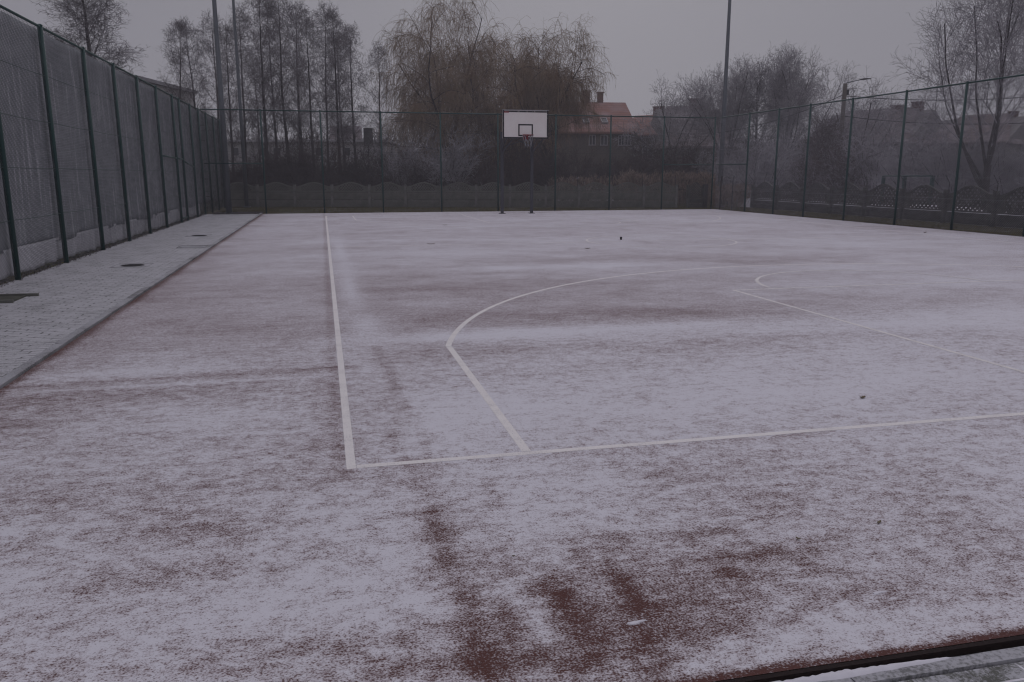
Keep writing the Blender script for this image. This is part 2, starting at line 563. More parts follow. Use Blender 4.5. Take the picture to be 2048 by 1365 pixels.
# snow gaps and drifts: (photo column, row) of the centre, half sizes along x and y in metres, gain
SPOTS = [
    (888, 1060, .09, .24, -1.0), (890, 1120, .08, .12, -.9), (862, 1050, .05, .20, -.6), (925, 1190, .07, .15, -.9), (950, 1290, .08, .18, -1.0),
    (975, 1345, .07, .10, -.7), (830, 1340, .25, .05, -.45), (1015, 1240, .05, .16, -.8), (1050, 1320, .10, .10, -.6), (1125, 1185, .05, .16, -1.0),
    (1160, 1240, .09, .18, -.9), (1135, 1330, .12, .09, -.8), (1255, 1185, .06, .20, -1.2), (1290, 1270, .09, .15, -.9), (1300, 1345, .12, .07, -.6),
    (1210, 1300, .12, .10, -.6), (1385, 1270, .10, .12, -.55), (1450, 1240, .12, .10, -.5), (1240, 1085, .05, .10, -.65), (1425, 1065, .22, .05, -.75),
    (1170, 1130, .05, .16, -.5), (1080, 1180, .05, .10, -.5), (1350, 1190, .10, .10, -.5), (1440, 1150, .08, .06, -.7), (1540, 1110, .22, .04, -.7),
    (1330, 950, .22, .16, -.40), (1370, 1130, .35, .2, -.20), (1580, 1100, .35, .12, -.35), (1700, 1190, .35, .16, -.35), (1200, 1240, .5, .25, -.30),
    (850, 970, .05, .20, -.55), (820, 925, .10, .08, -.65), (870, 1020, .13, .04, -.7), (780, 870, .06, .35, -.35),
    (750, 790, .08, .4, -.30), (790, 770, .05, .5, -.35), (1540, 1015, .3, .12, -.3), (1480, 1165, .5, .18, -.25),
    (1100, 1290, .03, .10, .3), (1215, 1180, .02, .1, .4), (1010, 1180, .04, .14, .6), (1080, 1250, .03, .1, .5),
    (340, 1058, .32, .07, -.60), (465, 1060, .25, .10, -.55), (170, 1085, .4, .14, -.38), (400, 1140, .42, .08, -.5),
    (215, 1165, .35, .10, -.42), (120, 980, .35, .18, -.40), (290, 990, .5, .12, -.30), (480, 955, .5, .10, -.35),
    (720, 1285, .28, .05, -.6), (590, 1300, .3, .06, -.45), (460, 1290, .2, .05, -.5), (760, 1350, .3, .05, -.55), (100, 1335, .5, .06, -.40),
    (270, 1255, .35, .05, -.35), (450, 900, .6, .12, -.30), (640, 900, .35, .3, -.25), (330, 870, .5, .2, -.22),
    (100, 810, .9, .30, -.55), (250, 785, 1.2, .22, -.50), (480, 785, .7, .2, -.38), (660, 800, .18, .5, -.35), (60, 850, .5, .2, -.4),
    (640, 1160, .5, .12, .35), (450, 1240, .6, .10, .35), (200, 1285, .8, .07, .40), (850, 1200, .10, .10, .3),
    (650, 1050, .4, .35, .22), (1000, 1080, .22, .22, .30), (1120, 1000, .4, .3, .25), (60, 1150, .25, .4, .2),
    (1850, 1290, .6, .1, .3), (1500, 1290, .3, .05, .3), (1720, 1240, .3, .08, .35), (1820, 1160, .3, .1, .2),
    # middle of the court
    (1100, 630, 1.2, .5, -.32), (1330, 625, 1.4, .6, -.50), (1300, 590, 1.6, .6, -.30), (880, 640, 1.2, .6, -.35),
    (1550, 650, 1.2, .3, -.25), (1080, 700, 1.5, .22, -.40), (1480, 678, 1.6, .22, -.40), (830, 700, .6, .4, -.30),
    (1120, 662, 1.6, .25, .70), (1450, 650, 2.0, .22, .50), (1750, 650, 2.4, .3, .60), (900, 676, .9, .15, .45),
    (1250, 800, 2.0, .9, .28), (1700, 760, 2.2, 1.0, .30), (1000, 800, .5, .8, .15), (900, 850, .4, .3, .2),
    (700, 580, .14, 1.6, .85), (735, 650, .14, .6, .75), (680, 500, .13, 3.0, .7), (715, 720, .18, .5, .5),
    (1000, 537, 1.6, .35, .65), (950, 505, 3.0, .7, .50), (860, 520, 1.5, .5, .35), (1230, 530, 1.5, .3, .45),
    (1120, 480, 4.0, 1.0, .35), (1900, 560, 3.0, 1.4, .60), (1850, 490, 5.0, 2.5, .45), (1700, 530, 2.0, .6, .40), (2000, 640, 1.6, 1.2, .45),
    (850, 590, 1.8, 1.6, -.22), (1200, 570, 2.2, .8, -.15), (1700, 600, 1.8, 1.0, -.22), (780, 560, 1.3, 1.4, -.20),
    (1550, 520, 2.0, .8, -.22), (820, 455, 3, 2, .15), (1400, 440, 6, 3, .25),
    # left strip
    (330, 580, 1.0, 1.5, -.12), (400, 660, .9, .9, -.32), (250, 700, .8, .4, -.28), (540, 690, .6, .6, -.22), (520, 560, 1.0, 1.6, .02),
    (600, 700, .5, .3, .2), (150, 720, .5, .15, .25), (330, 740, 1.0, .12, .40), (130, 770, .6, .1, .35), (560, 610, .4, .3, .25),
    (300, 850, .9, .16, .3), (560, 830, .7, .25, .25), (120, 860, .3, .1, .2), (560, 460, 1.2, 2.0, .10),
]
TRACKS = [  # narrow wheel and foot marks: two ends, half width, gain
    ((-4.0, 6.60), (0.2, 6.75), 0.05, -.45), ((-2.3, 6.45), (0.0, 6.52), 0.035, .45),
    ((0.55, 4.2), (0.42, 7.5), 0.05, -.25),
    ((0.75, 3.9), (0.62, 2.9), 0.10, -.35),
]


def cover_at(X, Y):
    c = np.interp(Y, [2.0, 3.2, 5.0, 7.0, 8.5, 12, 14, 17, 24, 34], [0.86, 0.96, 1.02, .97, .88, .84, .88, .92, .95, 1.0])
    c = c + (fbm(X * 0.8, Y * 1.5, 3, 3) - .5) * 0.35 + (fbm(X * 2.8 + 3, Y * 4.4, 4, 9) - .5) * 0.5
    c = c + (fbm(X * 0.45 + 30, Y * 0.9, 4, 21) - .5) * np.interp(Y, [6, 14, 30], [0, .4, .4])
    wx = (fbm(X * 3.5, Y * 3.5, 4, 31) - .5) * 0.55
    wy = (fbm(X * 3.5 + 9, Y * 3.5, 4, 37) - .5) * 0.42
    for px, py, rx, ry, a in SPOTS:
        if px < 780 and py > 740 and rx > 2.5 * ry:
            a, ry, rx = a * .62, ry * 1.5, rx * .8
        cx, cyy = G(px, py)
        c = c + a * np.interp(cyy, [3.0, 5, 8], [.9, .75, .6]) * np.exp(-(((X + wx * min(1, rx * 1.5) - cx) / rx) ** 2 + ((Y + wy * min(1, ry * 1.5) - cyy) / ry) ** 2) ** 0.8)
    for (ax, ay), (bx, by), hw, a in TRACKS:
        dx, dy = bx - ax, by - ay
        L2 = dx * dx + dy * dy
        t = np.clip(((X - ax) * dx + (Y - ay) * dy) / L2, 0, 1)
        d = np.hypot(X - ax - t * dx, Y - ay - t * dy)
        c = c + a * np.exp(-(d / hw) ** 2)
    # bare strips along both kerbs, scoured by the wind
    kx = -2.40
    c = c - 0.95 * np.exp(-((X + 2.45) / (0.05 + .06 * fbm(Y * 1.5, X * 0, 3, 13))) ** 2) - 0.16 * np.exp(-((X - kx) / 0.5) ** 2)
    ed = 0.008 + 0.04 * fbm(X * 4, X * 0, 4, 5)
    c = c - 2.4 * np.exp(-((Y - 2.10) / ed) ** 2)
    # snow melted back beside the painted border lines
    c = c - 0.30 * np.exp(-((X - 0.02) / 0.05) ** 2) * (Y > 4.2) - 0.22 * np.exp(-((Y - 4.25) / 0.05) ** 2) * (X > 0)
    return np.clip(c, -0.6, 1.5)


CX0, CX1, CY0, CY1 = -2.452, 17.72, 2.10, 34.75
ys = [CY0]
while ys[-1] < CY1:
    ys.append(ys[-1] + 0.022 * (ys[-1] / 2.4) ** 1.15)
ys[-1] = CY1
ys = np.array(ys)
xs = np.concatenate([np.arange(CX0, 4.6, 0.03), np.arange(4.6, CX1, 0.07), [CX1]])
XX, YY = np.meshgrid(xs, ys)
cov = cover_at(XX, YY)
nx, ny = len(xs), len(ys)
verts = np.stack([XX.ravel(), YY.ravel(), np.zeros(nx * ny)], 1)
ii = np.arange(nx * ny).reshape(ny, nx)
fq = np.stack([ii[:-1, :-1].ravel(), ii[:-1, 1:].ravel(), ii[1:, 1:].ravel(), ii[1:, :-1].ravel()], 1)
me = np_mesh("sports_court", verts, fq)
at_ = me.attributes.new("cover", 'FLOAT', 'POINT')
at_.data.foreach_set("value", cov.ravel().astype(np.float32))
at_ = me.attributes.new("patchiness", 'FLOAT', 'POINT')
at_.data.foreach_set("value", np.interp(YY, [3.5, 6.5, 9, 14, 35], [1.0, .85, .40, .26, .20]).ravel().astype(np.float32))
set_props(link_mesh("sports_court", me, M['court']), kind="structure", label="red brown rubber court dusted with thin snow")
# rubber edge facing the near kerb
o = MB().box(((CX0 + CX1) / 2, 2.088, -0.021), (CX1 - CX0, 0.02, 0.040)).build("court_edge", mat("rubber_edge", (0.022, 0.012, 0.011), 0.9, noise=(60, 0.7)))
set_props(o, kind="structure")

# ground sheet, reaching the horizon; a little below the court
gx = np.linspace(-1, 1, 61); gs = np.sign(gx) * (np.abs(gx) ** 3) * 600
GX, GY = np.meshgrid(gs, gs + 20)
gz = np.full(GX.shape, -0.045)
ii = np.arange(61 * 61).reshape(61, 61)
fq = np.stack([ii[:-1, :-1].ravel(), ii[:-1, 1:].ravel(), ii[1:, 1:].ravel(), ii[1:, :-1].ravel()], 1)
set_props(link_mesh("ground", np_mesh("ground", np.stack([GX.ravel(), GY.ravel(), gz.ravel()], 1), fq), M['ground']), kind="structure")

# paving strips and kerbs
o = MB().box((-3.65, 18.3, -0.035), (2.13, 34.0, 0.046)).build("paved_path", M['paving'])
set_props(o, kind="structure", label="grey block path with thin snow beside the court")
kb = MB()
y = 1.3
rk = random.Random(4)
while y < 34.7:
    kb.box((-2.515 + rk.uniform(-.002, .002), y + .5, -0.045 + rk.uniform(-.002, .002)), (0.085, 0.992, 0.12))
    y += 1.0
set_props(kb.build("path_kerb", M['kerb']), kind="structure")
M['joint'] = mat("joint_gap_shade", (0.018, 0.017, 0.015), .95, noise=((5, 2.2, 1), 1.0, .52, .60), col2=(.34, .33, .35))  # dark tone paints the shade inside the kerb gaps, broken by snow
set_props(MB().box((-2.515, 18.0, -0.047), (0.17, 33.5, 0.03)).build("kerb_joint", M['joint']), kind="structure")
# near paving behind the court's front edge
n = NB("near_block_paving")
br = n.t.nodes.new("ShaderNodeTexBrick")
br.inputs["Scale"].default_value = 1.0
br.inputs["Mortar Size"].default_value = 0.005
br.inputs["Mortar Smooth"].default_value = 0.2
br.inputs["Brick Width"].default_value = 0.20
br.inputs["Row Height"].default_value = 0.10
n.L(n.coord((1, 1, 1)), br.inputs["Vector"])
grain = n.noise((120, 120, 120), 3, 0.6)
patch = n.noise((9, 9, 1), 4, 0.6)
msk = n.ramp(n.math('ADD', n.math('MULTIPLY', grain, 0.5), n.math('MULTIPLY', patch, 0.6)), 0.45, 0.66)
top = n.mix(msk, (0.42, 0.415, 0.44), (0.10, 0.10, 0.088))
jn = n.noise((5, 5, 1), 3, 0.6)
jc = n.mix(n.ramp(jn, 0.42, 0.55), SNOW, (0.05, 0.05, 0.045))
n.L(n.mix(br.outputs["Fac"], top, jc), n.b.inputs["Base Color"])
n.b.inputs["Roughness"].default_value = 0.9
n.bump(n.math('SUBTRACT', 1.0, br.outputs["Fac"]), 0.4, 0.008)
o = MB().box((7.5, -0.42, -0.037), (20.5, 4.80, 0.05)).build("front_paving", n.m)
set_props(o, kind="structure", label="block paving with snow filled joints in front of the court")
kb = MB()
x = -2.4
while x < 17.5:
    kb.box((x + .5, 2.018, -0.048 + rk.uniform(-.002, .002)), (0.994, 0.056, 0.09))
    x += 1.0
set_props(kb.build("front_kerb", M['kerb']), kind="structure")
# snow ribbons blown against the front kerb
rs = np.random.RandomState(5)
V, Fc = [], []
xa = np.arange(0.4, 2.12, 0.012)
wd = 0.006 + 0.022 * fbm(xa * 5, xa * 0, 5, 6)
wd = wd * np.interp(xa, [0.4, 0.5, 1.75, 1.98, 2.0], [0, 1, 1, .35, 0])
wd = wd * (0.35 + 0.65 * (fbm(xa * 2.3 + 3, xa * 0, 2, 8) > .42))
for i, (a, b) in enumerate(zip(xa, wd)):
    hh = (0.004 + 0.006 * rs.rand()) * min(1, b / 0.02)
    yc = 2.044
    V += [(a, yc - b, -0.0045), (a, yc - b * .4, -0.003 + hh), (a, yc + b * .5, -0.003 + hh), (a, yc + b * .8, -0.012)]
for i in range(len(xa) - 1):
    for k in range(3):
        Fc.append((i * 4 + k, (i + 1) * 4 + k, (i + 1) * 4 + k + 1, i * 4 + k + 1))
set_props(link_mesh("snow_drift", np_mesh("snow_drift", V, np.array(Fc), True), M['snowlump']), kind="stuff", label="thin drift of snow lying along the near kerb", cat="snow")


# ------------------------------------------------------------------ court lines
def strip(pts, w, z=0.004):
    pts = np.asarray(pts, float)
    t = np.gradient(pts, axis=0)
    t /= np.linalg.norm(t, axis=1, keepdims=True)
    nn = np.stack([-t[:, 1], t[:, 0]], 1)
    rs_ = np.random.RandomState(len(pts))
    L = pts + nn * w / 2
    R = pts - nn * w / 2
    V = np.concatenate([np.c_[L, np.full(len(L), z)], np.c_[R, np.full(len(R), z)]])
    k = len(pts)
    f = np.array([(i, k + i, k + i + 1, i + 1) for i in range(k - 1)])
    return V, f


def seg(a, b, step=0.4):
    a, b = np.array(a, float), np.array(b, float)
    k = max(2, int(np.linalg.norm(b - a) / step) + 1)
    return [tuple(a + (b - a) * i / (k - 1)) for i in range(k)]


def arc(c, r, a0, a1, k=60):
    return [(c[0] + r * math.cos(rad(a0 + (a1 - a0) * i / (k - 1))), c[1] + r * math.sin(rad(a0 + (a1 - a0) * i / (k - 1)))) for i in range(k)]


LZ = [0.0008]


def lines(name, strips, w, m=None):
    Z0 = LZ[0]
    LZ[0] += 0.0004
    V, Fs, n0 = [], [], 0
    for i, s_ in enumerate(strips):
        v, f = strip(s_, w, Z0 + 0.0003 * i)
        V.append(v); Fs.append(f + n0); n0 += len(v)
    o = link_mesh(name, np_mesh(name, np.concatenate(V), np.concatenate(Fs)), m or M['line'])
    return set_props(o, kind="structure")


def paint_mat(name, amt, seed):
    """painted line showing through the snow: worn and dusted over by amt"""
    n = NB(name)
    mid = n.noise((4, 8, 4), 5, 0.65)
    fine = n.noise((100, 100, 100), 2, 0.6)
    c = n.math('ADD', n.math('MULTIPLY', n.math('SUBTRACT', mid, 0.5), 1.6), n.math('MULTIPLY', n.math('SUBTRACT', fine, 0.5), 2.6))
    msk = n.ramp(n.math('ADD', c, amt), 0.0, 1.0)
    n.L(n.mix(msk, (0.80, 0.765, 0.745), (0.52, 0.49, 0.50)), n.b.inputs["Base Color"])
    n.b.inputs["Roughness"].default_value = 0.9
    n.b.inputs["Specular IOR Level"].default_value = 0.12
    return n.m


PM = paint_mat("line_paint", 0.14, 1)
PF = paint_mat("line_paint_dusted", 0.25, 2)
BX, BY, FY = 8.0, 4.33, 32.3       # centre line of the basketball court, both baselines
lines("border_line", [seg((0.085, 4.30), (0.085, 32.3)), seg((0.115, BY), (15.9, BY)), seg((0.115, FY), (15.9, FY)), seg((15.9, 4.30), (15.9, 32.3))], 0.052, PM)
a3 = math.degrees(math.asin(1.5 / 7.07))
lines("three_point_line", [seg((1.10, 4.36), (1.10, 7.37)) , arc((BX, 5.875), 7.07, 180 - a3, a3, 90), seg((14.9, 4.36), (14.9, 7.37))], 0.056, PM)
lines("key_line", [seg((5.57, 4.36), (5.57, 10.2)), seg((5.545, 10.2), (10.45, 10.2)), seg((10.43, 4.36), (10.43, 10.2)), arc((BX, 10.2), 1.8, 176, 4, 50)], 0.05, PF)
lines("centre_line", [seg((0.12, 18.45), (15.87, 18.45)), arc((BX, 18.4), 1.8, 0, 360, 80)], 0.05, PF)
lines("far_key_line", [seg((5.4, 32.27), (5.4, 26.3)), seg((5.37, 26.3), (10.6, 26.3)), seg((10.6, 32.27), (10.6, 26.3)), arc((BX, 26.3), 1.8, 180, 360, 50)], 0.05, PF)
lines("far_three_point_line", [seg((1.10, 32.27), (1.10, 29.2)), arc((BX, 30.7), 7.07, 180 + a3, 360 - a3, 90), seg((14.9, 32.27), (14.9, 29.2))], 0.05, PF)


# ------------------------------------------------------------------ chain-link fences
def polylines_mesh(P, R, sides=3):
    """P (M,K,3), R (M,K) -> verts, quads of thin tubes (sides>=3) or ribbons (sides==1)"""
    M_, K, _ = P.shape
    T = np.gradient(P, axis=1)
    T /= np.linalg.norm(T, axis=2, keepdims=True) + 1e-9
    ref = np.zeros_like(T)
    vert = np.abs(T[:, :1, 2]) > 0.8
    ref[..., 2] = np.where(vert, 0, 1)
    ref[..., 0] = np.where(vert, 1, 0)
    A = np.cross(T, ref)
    A /= np.linalg.norm(A, axis=2, keepdims=True) + 1e-9
    B = np.cross(T, A)
    if sides == 1:
        rs_ = np.random.RandomState(M_ % 9973)
        th = rs_.rand(M_, 1, 1) * math.pi
        D = (A * np.cos(th) + B * np.sin(th)) * R[..., None]
        V = np.stack([P - D, P + D], 2)                       # M,K,2,3
        base = (np.arange(M_)[:, None] * K + np.arange(K - 1)[None]) * 2
        b = base.ravel()
        Fq = np.stack([b, b + 1, b + 3, b + 2], 1)
        return V.reshape(-1, 3), Fq
    an = np.arange(sides) * 2 * math.pi / sides
    V = P[:, :, None] + R[:, :, None, None] * (A[:, :, None] * np.cos(an)[None, None, :, None] + B[:, :, None] * np.sin(an)[None, None, :, None])
    base = (np.arange(M_)[:, None] * K + np.arange(K - 1)[None]) * sides
    b = base.ravel()[:, None]
    k = np.arange(sides)[None]
    k2 = (k + 1) % sides
    Fq = np.stack([b + k, b + k2, b + sides + k2, b + sides + k], 2).reshape(-1, 4)
    return V.reshape(-1, 3), Fq


def netting(A, B, z0, z1, pitch, r, K=9):
    """two families of crossing straight wires between ground points A and B"""
    A, B = np.array(A, float), np.array(B, float)
    L = np.linalg.norm(B - A)
    d = (B - A) / L
    nn = np.array([-d[1], d[0]])
    H = z1 - z0
    VV, FF, n0 = [], [], 0
    for s_, off in ((1, r), (-1, -r)):
        u0 = np.arange(-H if s_ > 0 else 0, L if s_ > 0 else L + H, pitch)
        ta = np.clip(np.where(s_ > 0, -u0, u0 - L), 0, H)
        tb = np.clip(np.where(s_ > 0, L - u0, u0), 0, H)
        ok = tb - ta > 0.02
        u0, ta, tb = u0[ok], ta[ok], tb[ok]
        tt = ta[:, None] + (tb - ta)[:, None] * np.linspace(0, 1, K)[None]
        u = u0[:, None] + s_ * tt
        P = np.stack([A[0] + d[0] * u + nn[0] * off, A[1] + d[1] * u + nn[1] * off, z0 + tt], 2)
        R = np.full(tt.shape, r)
        v, f = polylines_mesh(P, R, 3)
        VV.append(v); FF.append(f + n0); n0 += len(v)
    return np_mesh("chain_link_mesh", np.concatenate(VV), np.concatenate(FF))


FH = 4.12


def fence(label, posts, A, B, wmat, pr=0.036, tension=(0.9, 1.7, 2.5, 3.3), pitch=0.06, wr=0.0017, tmat=None, top=FH, tr=.0028):
    root = empty("chain_link_fence", (A[0], A[1], 0), label, "fence")
    sh = lambda p: (p[0] - A[0], p[1] - A[1])
    for p in posts:
        x, y = sh(p)
        m = MB().tube([(x, y, -0.04), (x, y, top + 0.02)], pr, 10)
        m.tube([(x, y, top + 0.02), (x, y, top + 0.045)], [pr * 1.15, pr * 0.6], 10)
        m.build("post", M['green'], root, True)
    b = sh(B)
    MB().tube([(0, 0, top), (b[0], b[1], top)], 0.024, 8).build("top_rail", M['green'], root, True)
    me = netting(sh(A), b, 0.03, top - 0.01, pitch, wr)
    link_mesh("netting", me, wmat, root)
    for z in tension:
        d = np.array(b, float); L = np.linalg.norm(d)
        k = max(2, int(L / 2.5) * 4)
        pts = [(d[0] * i / k, d[1] * i / k, z - 0.012 * math.sin(math.pi * ((i % 4) / 4))) for i in range(k + 1)]
        MB().tube(pts, tr, 4).build("tension_wire", tmat or wmat, root)
    # small wire ties up the posts
    return root


LX = -4.68
left_ys = [1.35, 3.85, 6.35, 8.85, 11.35, 13.85, 16.33, 18.95, 21.45, 23.95, 26.5, 29.2, 30.5, 32.9, 35.0, 37.2, 39.6, 42.0]
lf = fence("tall green chain-link fence along the left path, backed by grey cloth", [(LX + 0.0, y) for y in left_ys], (LX, 1.35), (LX, 42.0), M['wire'], pr=0.044, wr=0.0020, tr=.006, tmat=M['green'])
# gate transoms and sagging brace
for (ya, za), (yb, zb) in (((26.5, 2.15), (29.2, 2.12)), ((29.2, 2.12), (30.5, 2.10)), ((30.5, 2.05), (32.9, 1.86)), ((29.2, 0.12), (30.5, 0.12))):
    MB().tube([(0.0, ya - 1.35, za), (0.0, yb - 1.35, zb)], 0.024, 8).build("gate_rail", M['green'], lf, True)
FYF = 35.0
far_xs = [-2.3, 0.05, 2.5, 5.0, 7.5, 10.1, 12.65, 15.2, 17.7]
ff = fence("tall green chain-link fence across the far end, behind the basketball hoop", [(x, FYF) for x in far_xs], (LX + .08, FYF), (17.66, FYF), M['wire_dark'], pr=0.034, tension=(0.9, 1.7, 2.5, 3.3))
for xa, xb, z in ((LX + .1, -2.3, 2.02), (15.2, 17.62, 2.02)):
    MB().tube([(xa - (LX + .08), 0, z), (xb - (LX + .08), 0, z)], 0.022, 8).build("cross_rail", M['green'], ff, True)
RX = 17.88
right_ys = [32.2, 29.9, 27.75, 25.25, 22.6, 20.15, 17.6, 15.1, 12.6, 10.1, 7.6, 5.1]
rf = fence("tall green chain-link fence along the right side of the court", [(RX, y) for y in right_ys], (RX, FYF), (RX, 5.1), M['wire_frost'], pr=0.040, wr=0.0025, tension=(0.9, 1.5, 2.1, 2.7, 3.4), tmat=M['net'])
MB().tube([(0, 0, 2.02), (0, -2.8, 2.02)], 0.022, 8).build("cross_rail", M['green'], rf, True)
# latch hooks on the corner posts
for root, x0 in ((lf, 0.05),):
    for z in (0.7, 1.4, 2.15, 2.9, 3.5):
        MB().tube([(x0, 35.0 - 1.35, z), (x0 + 0.16, 35.0 - 1.35, z + 0.01)], 0.01, 6).build("hook", M['dark_metal'], root)
for z in (0.7, 1.4, 2.15, 2.9, 3.4):
    MB().tube([(-0.05, 0.0, z), (-0.17, 0.0, z + 0.01)], 0.01, 6).build("hook", M['dark_metal'], rf)

# shade cloth and its pale skirt hung on the outside of the left fence
def cloth(name, z_of, y0, y1, nyv, nzv, amp, xoff, m, label, seed, freq):
    yv = np.linspace(y0, y1, nyv)
    vv = np.linspace(0, 1, nzv)
    Yg, Vg = np.meshgrid(yv, vv)
    zlo, zhi = z_of(yv)
    Zg = zlo[None] + (zhi - zlo)[None] * Vg
    fold = (fbm(Yg * freq, Vg * 1.2 + 3, 4, seed) - .5) * 2 * amp * (0.35 + 0.65 * (1 - Vg))
    Xg = xoff - 0.03 + fold - amp
    v = np.stack([Xg.ravel(), Yg.ravel(), Zg.ravel()], 1)
    ii = np.arange(nyv * nzv).reshape(nzv, nyv)
    f = np.stack([ii[:-1, :-1].ravel(), ii[:-1, 1:].ravel(), ii[1:, 1:].ravel(), ii[1:, :-1].ravel()], 1)
    o = link_mesh(name, np_mesh(name, v, f, True), m)
    sm = o.modifiers.new("thickness", 'SOLIDIFY'); sm.thickness = 0.004
    return set_props(o, label, "cloth")


def zr(yv):
    lo = 0.40 + 0.05 * (fbm(yv * 0.9, yv * 0, 3, 55) - .5) + 0.02 * np.sin(yv * 2.5)
    return lo, np.full_like(yv, FH - 0.01) - 0.03 * np.abs(np.sin(math.pi * (yv - 1.35) / 2.5)) * fbm(yv * 2, yv * 0, 2, 4)


cloth("shade_cloth", zr, 1.4, 41.9, 900, 24, 0.045, LX - 0.03, M['cloth'], "grey shade cloth stretched behind the left fence, full height", 11, 1.5)
cloth("cloth_skirt", lambda yv: (0.02 + 0.05 * fbm(yv * 3, yv * 0, 3, 71), 0.46 + yv * 0), 1.4, 34.4, 1600, 8, 0.055, LX - 0.015, M['skirt'], "pale crumpled plastic skirt below the grey cloth at the left fence foot", 15, 5.0)


# ------------------------------------------------------------------ basketball hoop
hp = empty("basketball_hoop", (7.95, 32.68, 0), "white basketball backboard with red rim on two grey posts", "basketball hoop")
hx = lambda x: x - 7.95
for x in (7.17, 8.42):
    MB().box((hx(x), 0, 1.62), (0.11, 0.11, 3.28)).box((hx(x), 0, 0.012), (0.24, 0.24, 0.02)).build("post", M['hoop_post'], hp)
fr = MB()
BYo = -0.80     # board plane
for x in (7.17, 8.42):
    xx = hx(x)
    o_ = 0.16
    fr.tube([(xx + 0.02, -0.03, 2.45), (xx + 0.36, BYo + 0.08, 3.08)], 0.022, 6)
    fr.tube([(xx, -0.03, 2.62), (xx + 0.10, BYo + 0.08, 3.12)], 0.02, 6)
    fr.tube([(xx, 0, 3.18), (xx, BYo + 0.06, 3.25)], 0.026, 6)
    fr.tube([(xx, 0, 3.18), (xx + .1, BYo + 0.06, 3.85)], 0.022, 6)
fr.tube([(hx(7.2), -0.02, 2.68), (hx(8.3), BYo + 0.1, 3.02)], 0.014, 6)
fr.tube([(hx(8.4), -0.02, 2.68), (hx(7.45), BYo + 0.1, 3.04)], 0.014, 6)
fr.tube([(hx(7.17), 0, 3.2), (hx(8.42), 0, 3.2)], 0.024, 6)
fr.build("support_frame", M['hoop_post'], hp)
BW, BH, BZ = 1.86, 1.08, 3.515
bb = MB().box((0, BYo, BZ), (BW, 0.035, BH)).build("backboard", M['board'], hp)
bd = MB()
e = 0.058
for x in (-1, 1):
    bd.box((x * (BW / 2 - e / 2), BYo - 0.0205, BZ), (e, 0.004, BH))
bd.box((0, BYo - 0.0207, BZ + BH / 2 - e / 2 - .015), (BW - 2 * e, 0.0042, e))
bd.build("worn_border", M['worn'], bb)
b2 = MB().box((0, BYo - 0.0207, BZ - BH / 2 + e / 2), (BW - 2 * e, 0.0042, e))
b2.build("border", M['black'], bb)
MB().box((0, BYo, BZ + BH / 2 + .012), (BW + .05, 0.05, 0.022)).build("snow_cap", M['net'], bb)
tg = MB()
tw, th, tz = 0.60, 0.47, 3.30
for x in (-1, 1):
    tg.box((x * (tw / 2 - .027), BYo - 0.021, tz), (0.054, 0.005, th))
for z in (-1, 1):
    tg.box((0, BYo - 0.0212, tz + z * (th / 2 - .027)), (tw - .108, 0.0054, 0.054))
tg.build("target_square", M['black'], bb)
MB().box((-BW / 2 + 0.15, BYo - 0.024, BZ + BH / 2 - .075), (0.20, 0.005, 0.045)).build("sticker", M['sticker'], bb)
rim = MB()
RZ, RC = 3.10, BYo - 0.15 - 0.225
ring = [(0.225 * math.cos(a), RC + 0.225 * math.sin(a), RZ) for a in np.linspace(0, 2 * math.pi, 33)]
rim.tube(ring, 0.012, 8, False)
rim.box((0, BYo - 0.09, RZ - 0.01), (0.16, 0.14, 0.03)).box((0, BYo - 0.03, RZ - 0.06), (0.20, 0.02, 0.20))
rim.tube([(0.09, BYo - .03, RZ - .14), (0.16, RC + .05, RZ)], 0.009, 6).tube([(-0.09, BYo - .03, RZ - .14), (-0.16, RC + .05, RZ)], 0.009, 6)
rm = rim.build("rim", M['red'], hp, False)
nb = MB()
for k in range(12):
    a = 2 * math.pi * k / 12
    s2 = 1 if k % 2 else -1
    pts = []
    for j in range(9):
        t = j / 8
        r_ = 0.222 - 0.10 * t ** 0.7 + 0.015 * math.sin(k * 2.1 + t * 3)
        aa = a + s2 * 0.26 * math.sin(t * math.pi * 2)
        pts.append((r_ * math.cos(aa) + .02 * t, RC + r_ * math.sin(aa), RZ - (0.44 + .05 * math.sin(k * 1.7)) * t))
    nb.tube(pts, 0.0075, 4)
nb.build("net", M['net'], rm)


# ------------------------------------------------------------------ masts
def mast(x, y, h, r0, label, col='galv', base=True):
    root = empty("floodlight_mast", (x, y, 0), label, "mast", "floodlight masts")
    MB().tube([(0, 0, -.04), (0, 0, h * .35), (0, 0, h * .7), (0, 0, h)], [r0, r0 * .82, r0 * .62, r0 * .45], 14).build("pole", M[col], root, True)
    m = MB().box((0, 0, h + .02), (1.6, .1, .1))
    m.build("crossarm", M[col], root)
    for k in (-.55, 0, .55):
        MB().box((k, -.12, h + .22), (.42, .18, .34)).build("floodlight", M['dark_metal'], root)
    if base:
        MB().box((0, 0, .0), (r0 * 3.4, r0 * 3.4, .05)).box((0, r0 * 1.1, .25), (.02, r0 * .8, .3)).build("base_plate", M[col], root)
    return root


mast(-3.80, 35.35, 13.0, .125, "thick grey floodlight mast in the left far corner, just behind the far fence")
mast(-3.70, 42.4, 14.5, .10, "thin grey floodlight mast on the grass beyond the far left corner")
mast(19.25, 37.2, 13.0, .125, "tall grey floodlight mast beyond the far right corner, rising above the trees")
mast(-4.45, 11.62, 12.0, .10, "grey mast foot at the left edge of the photo, standing in the path")

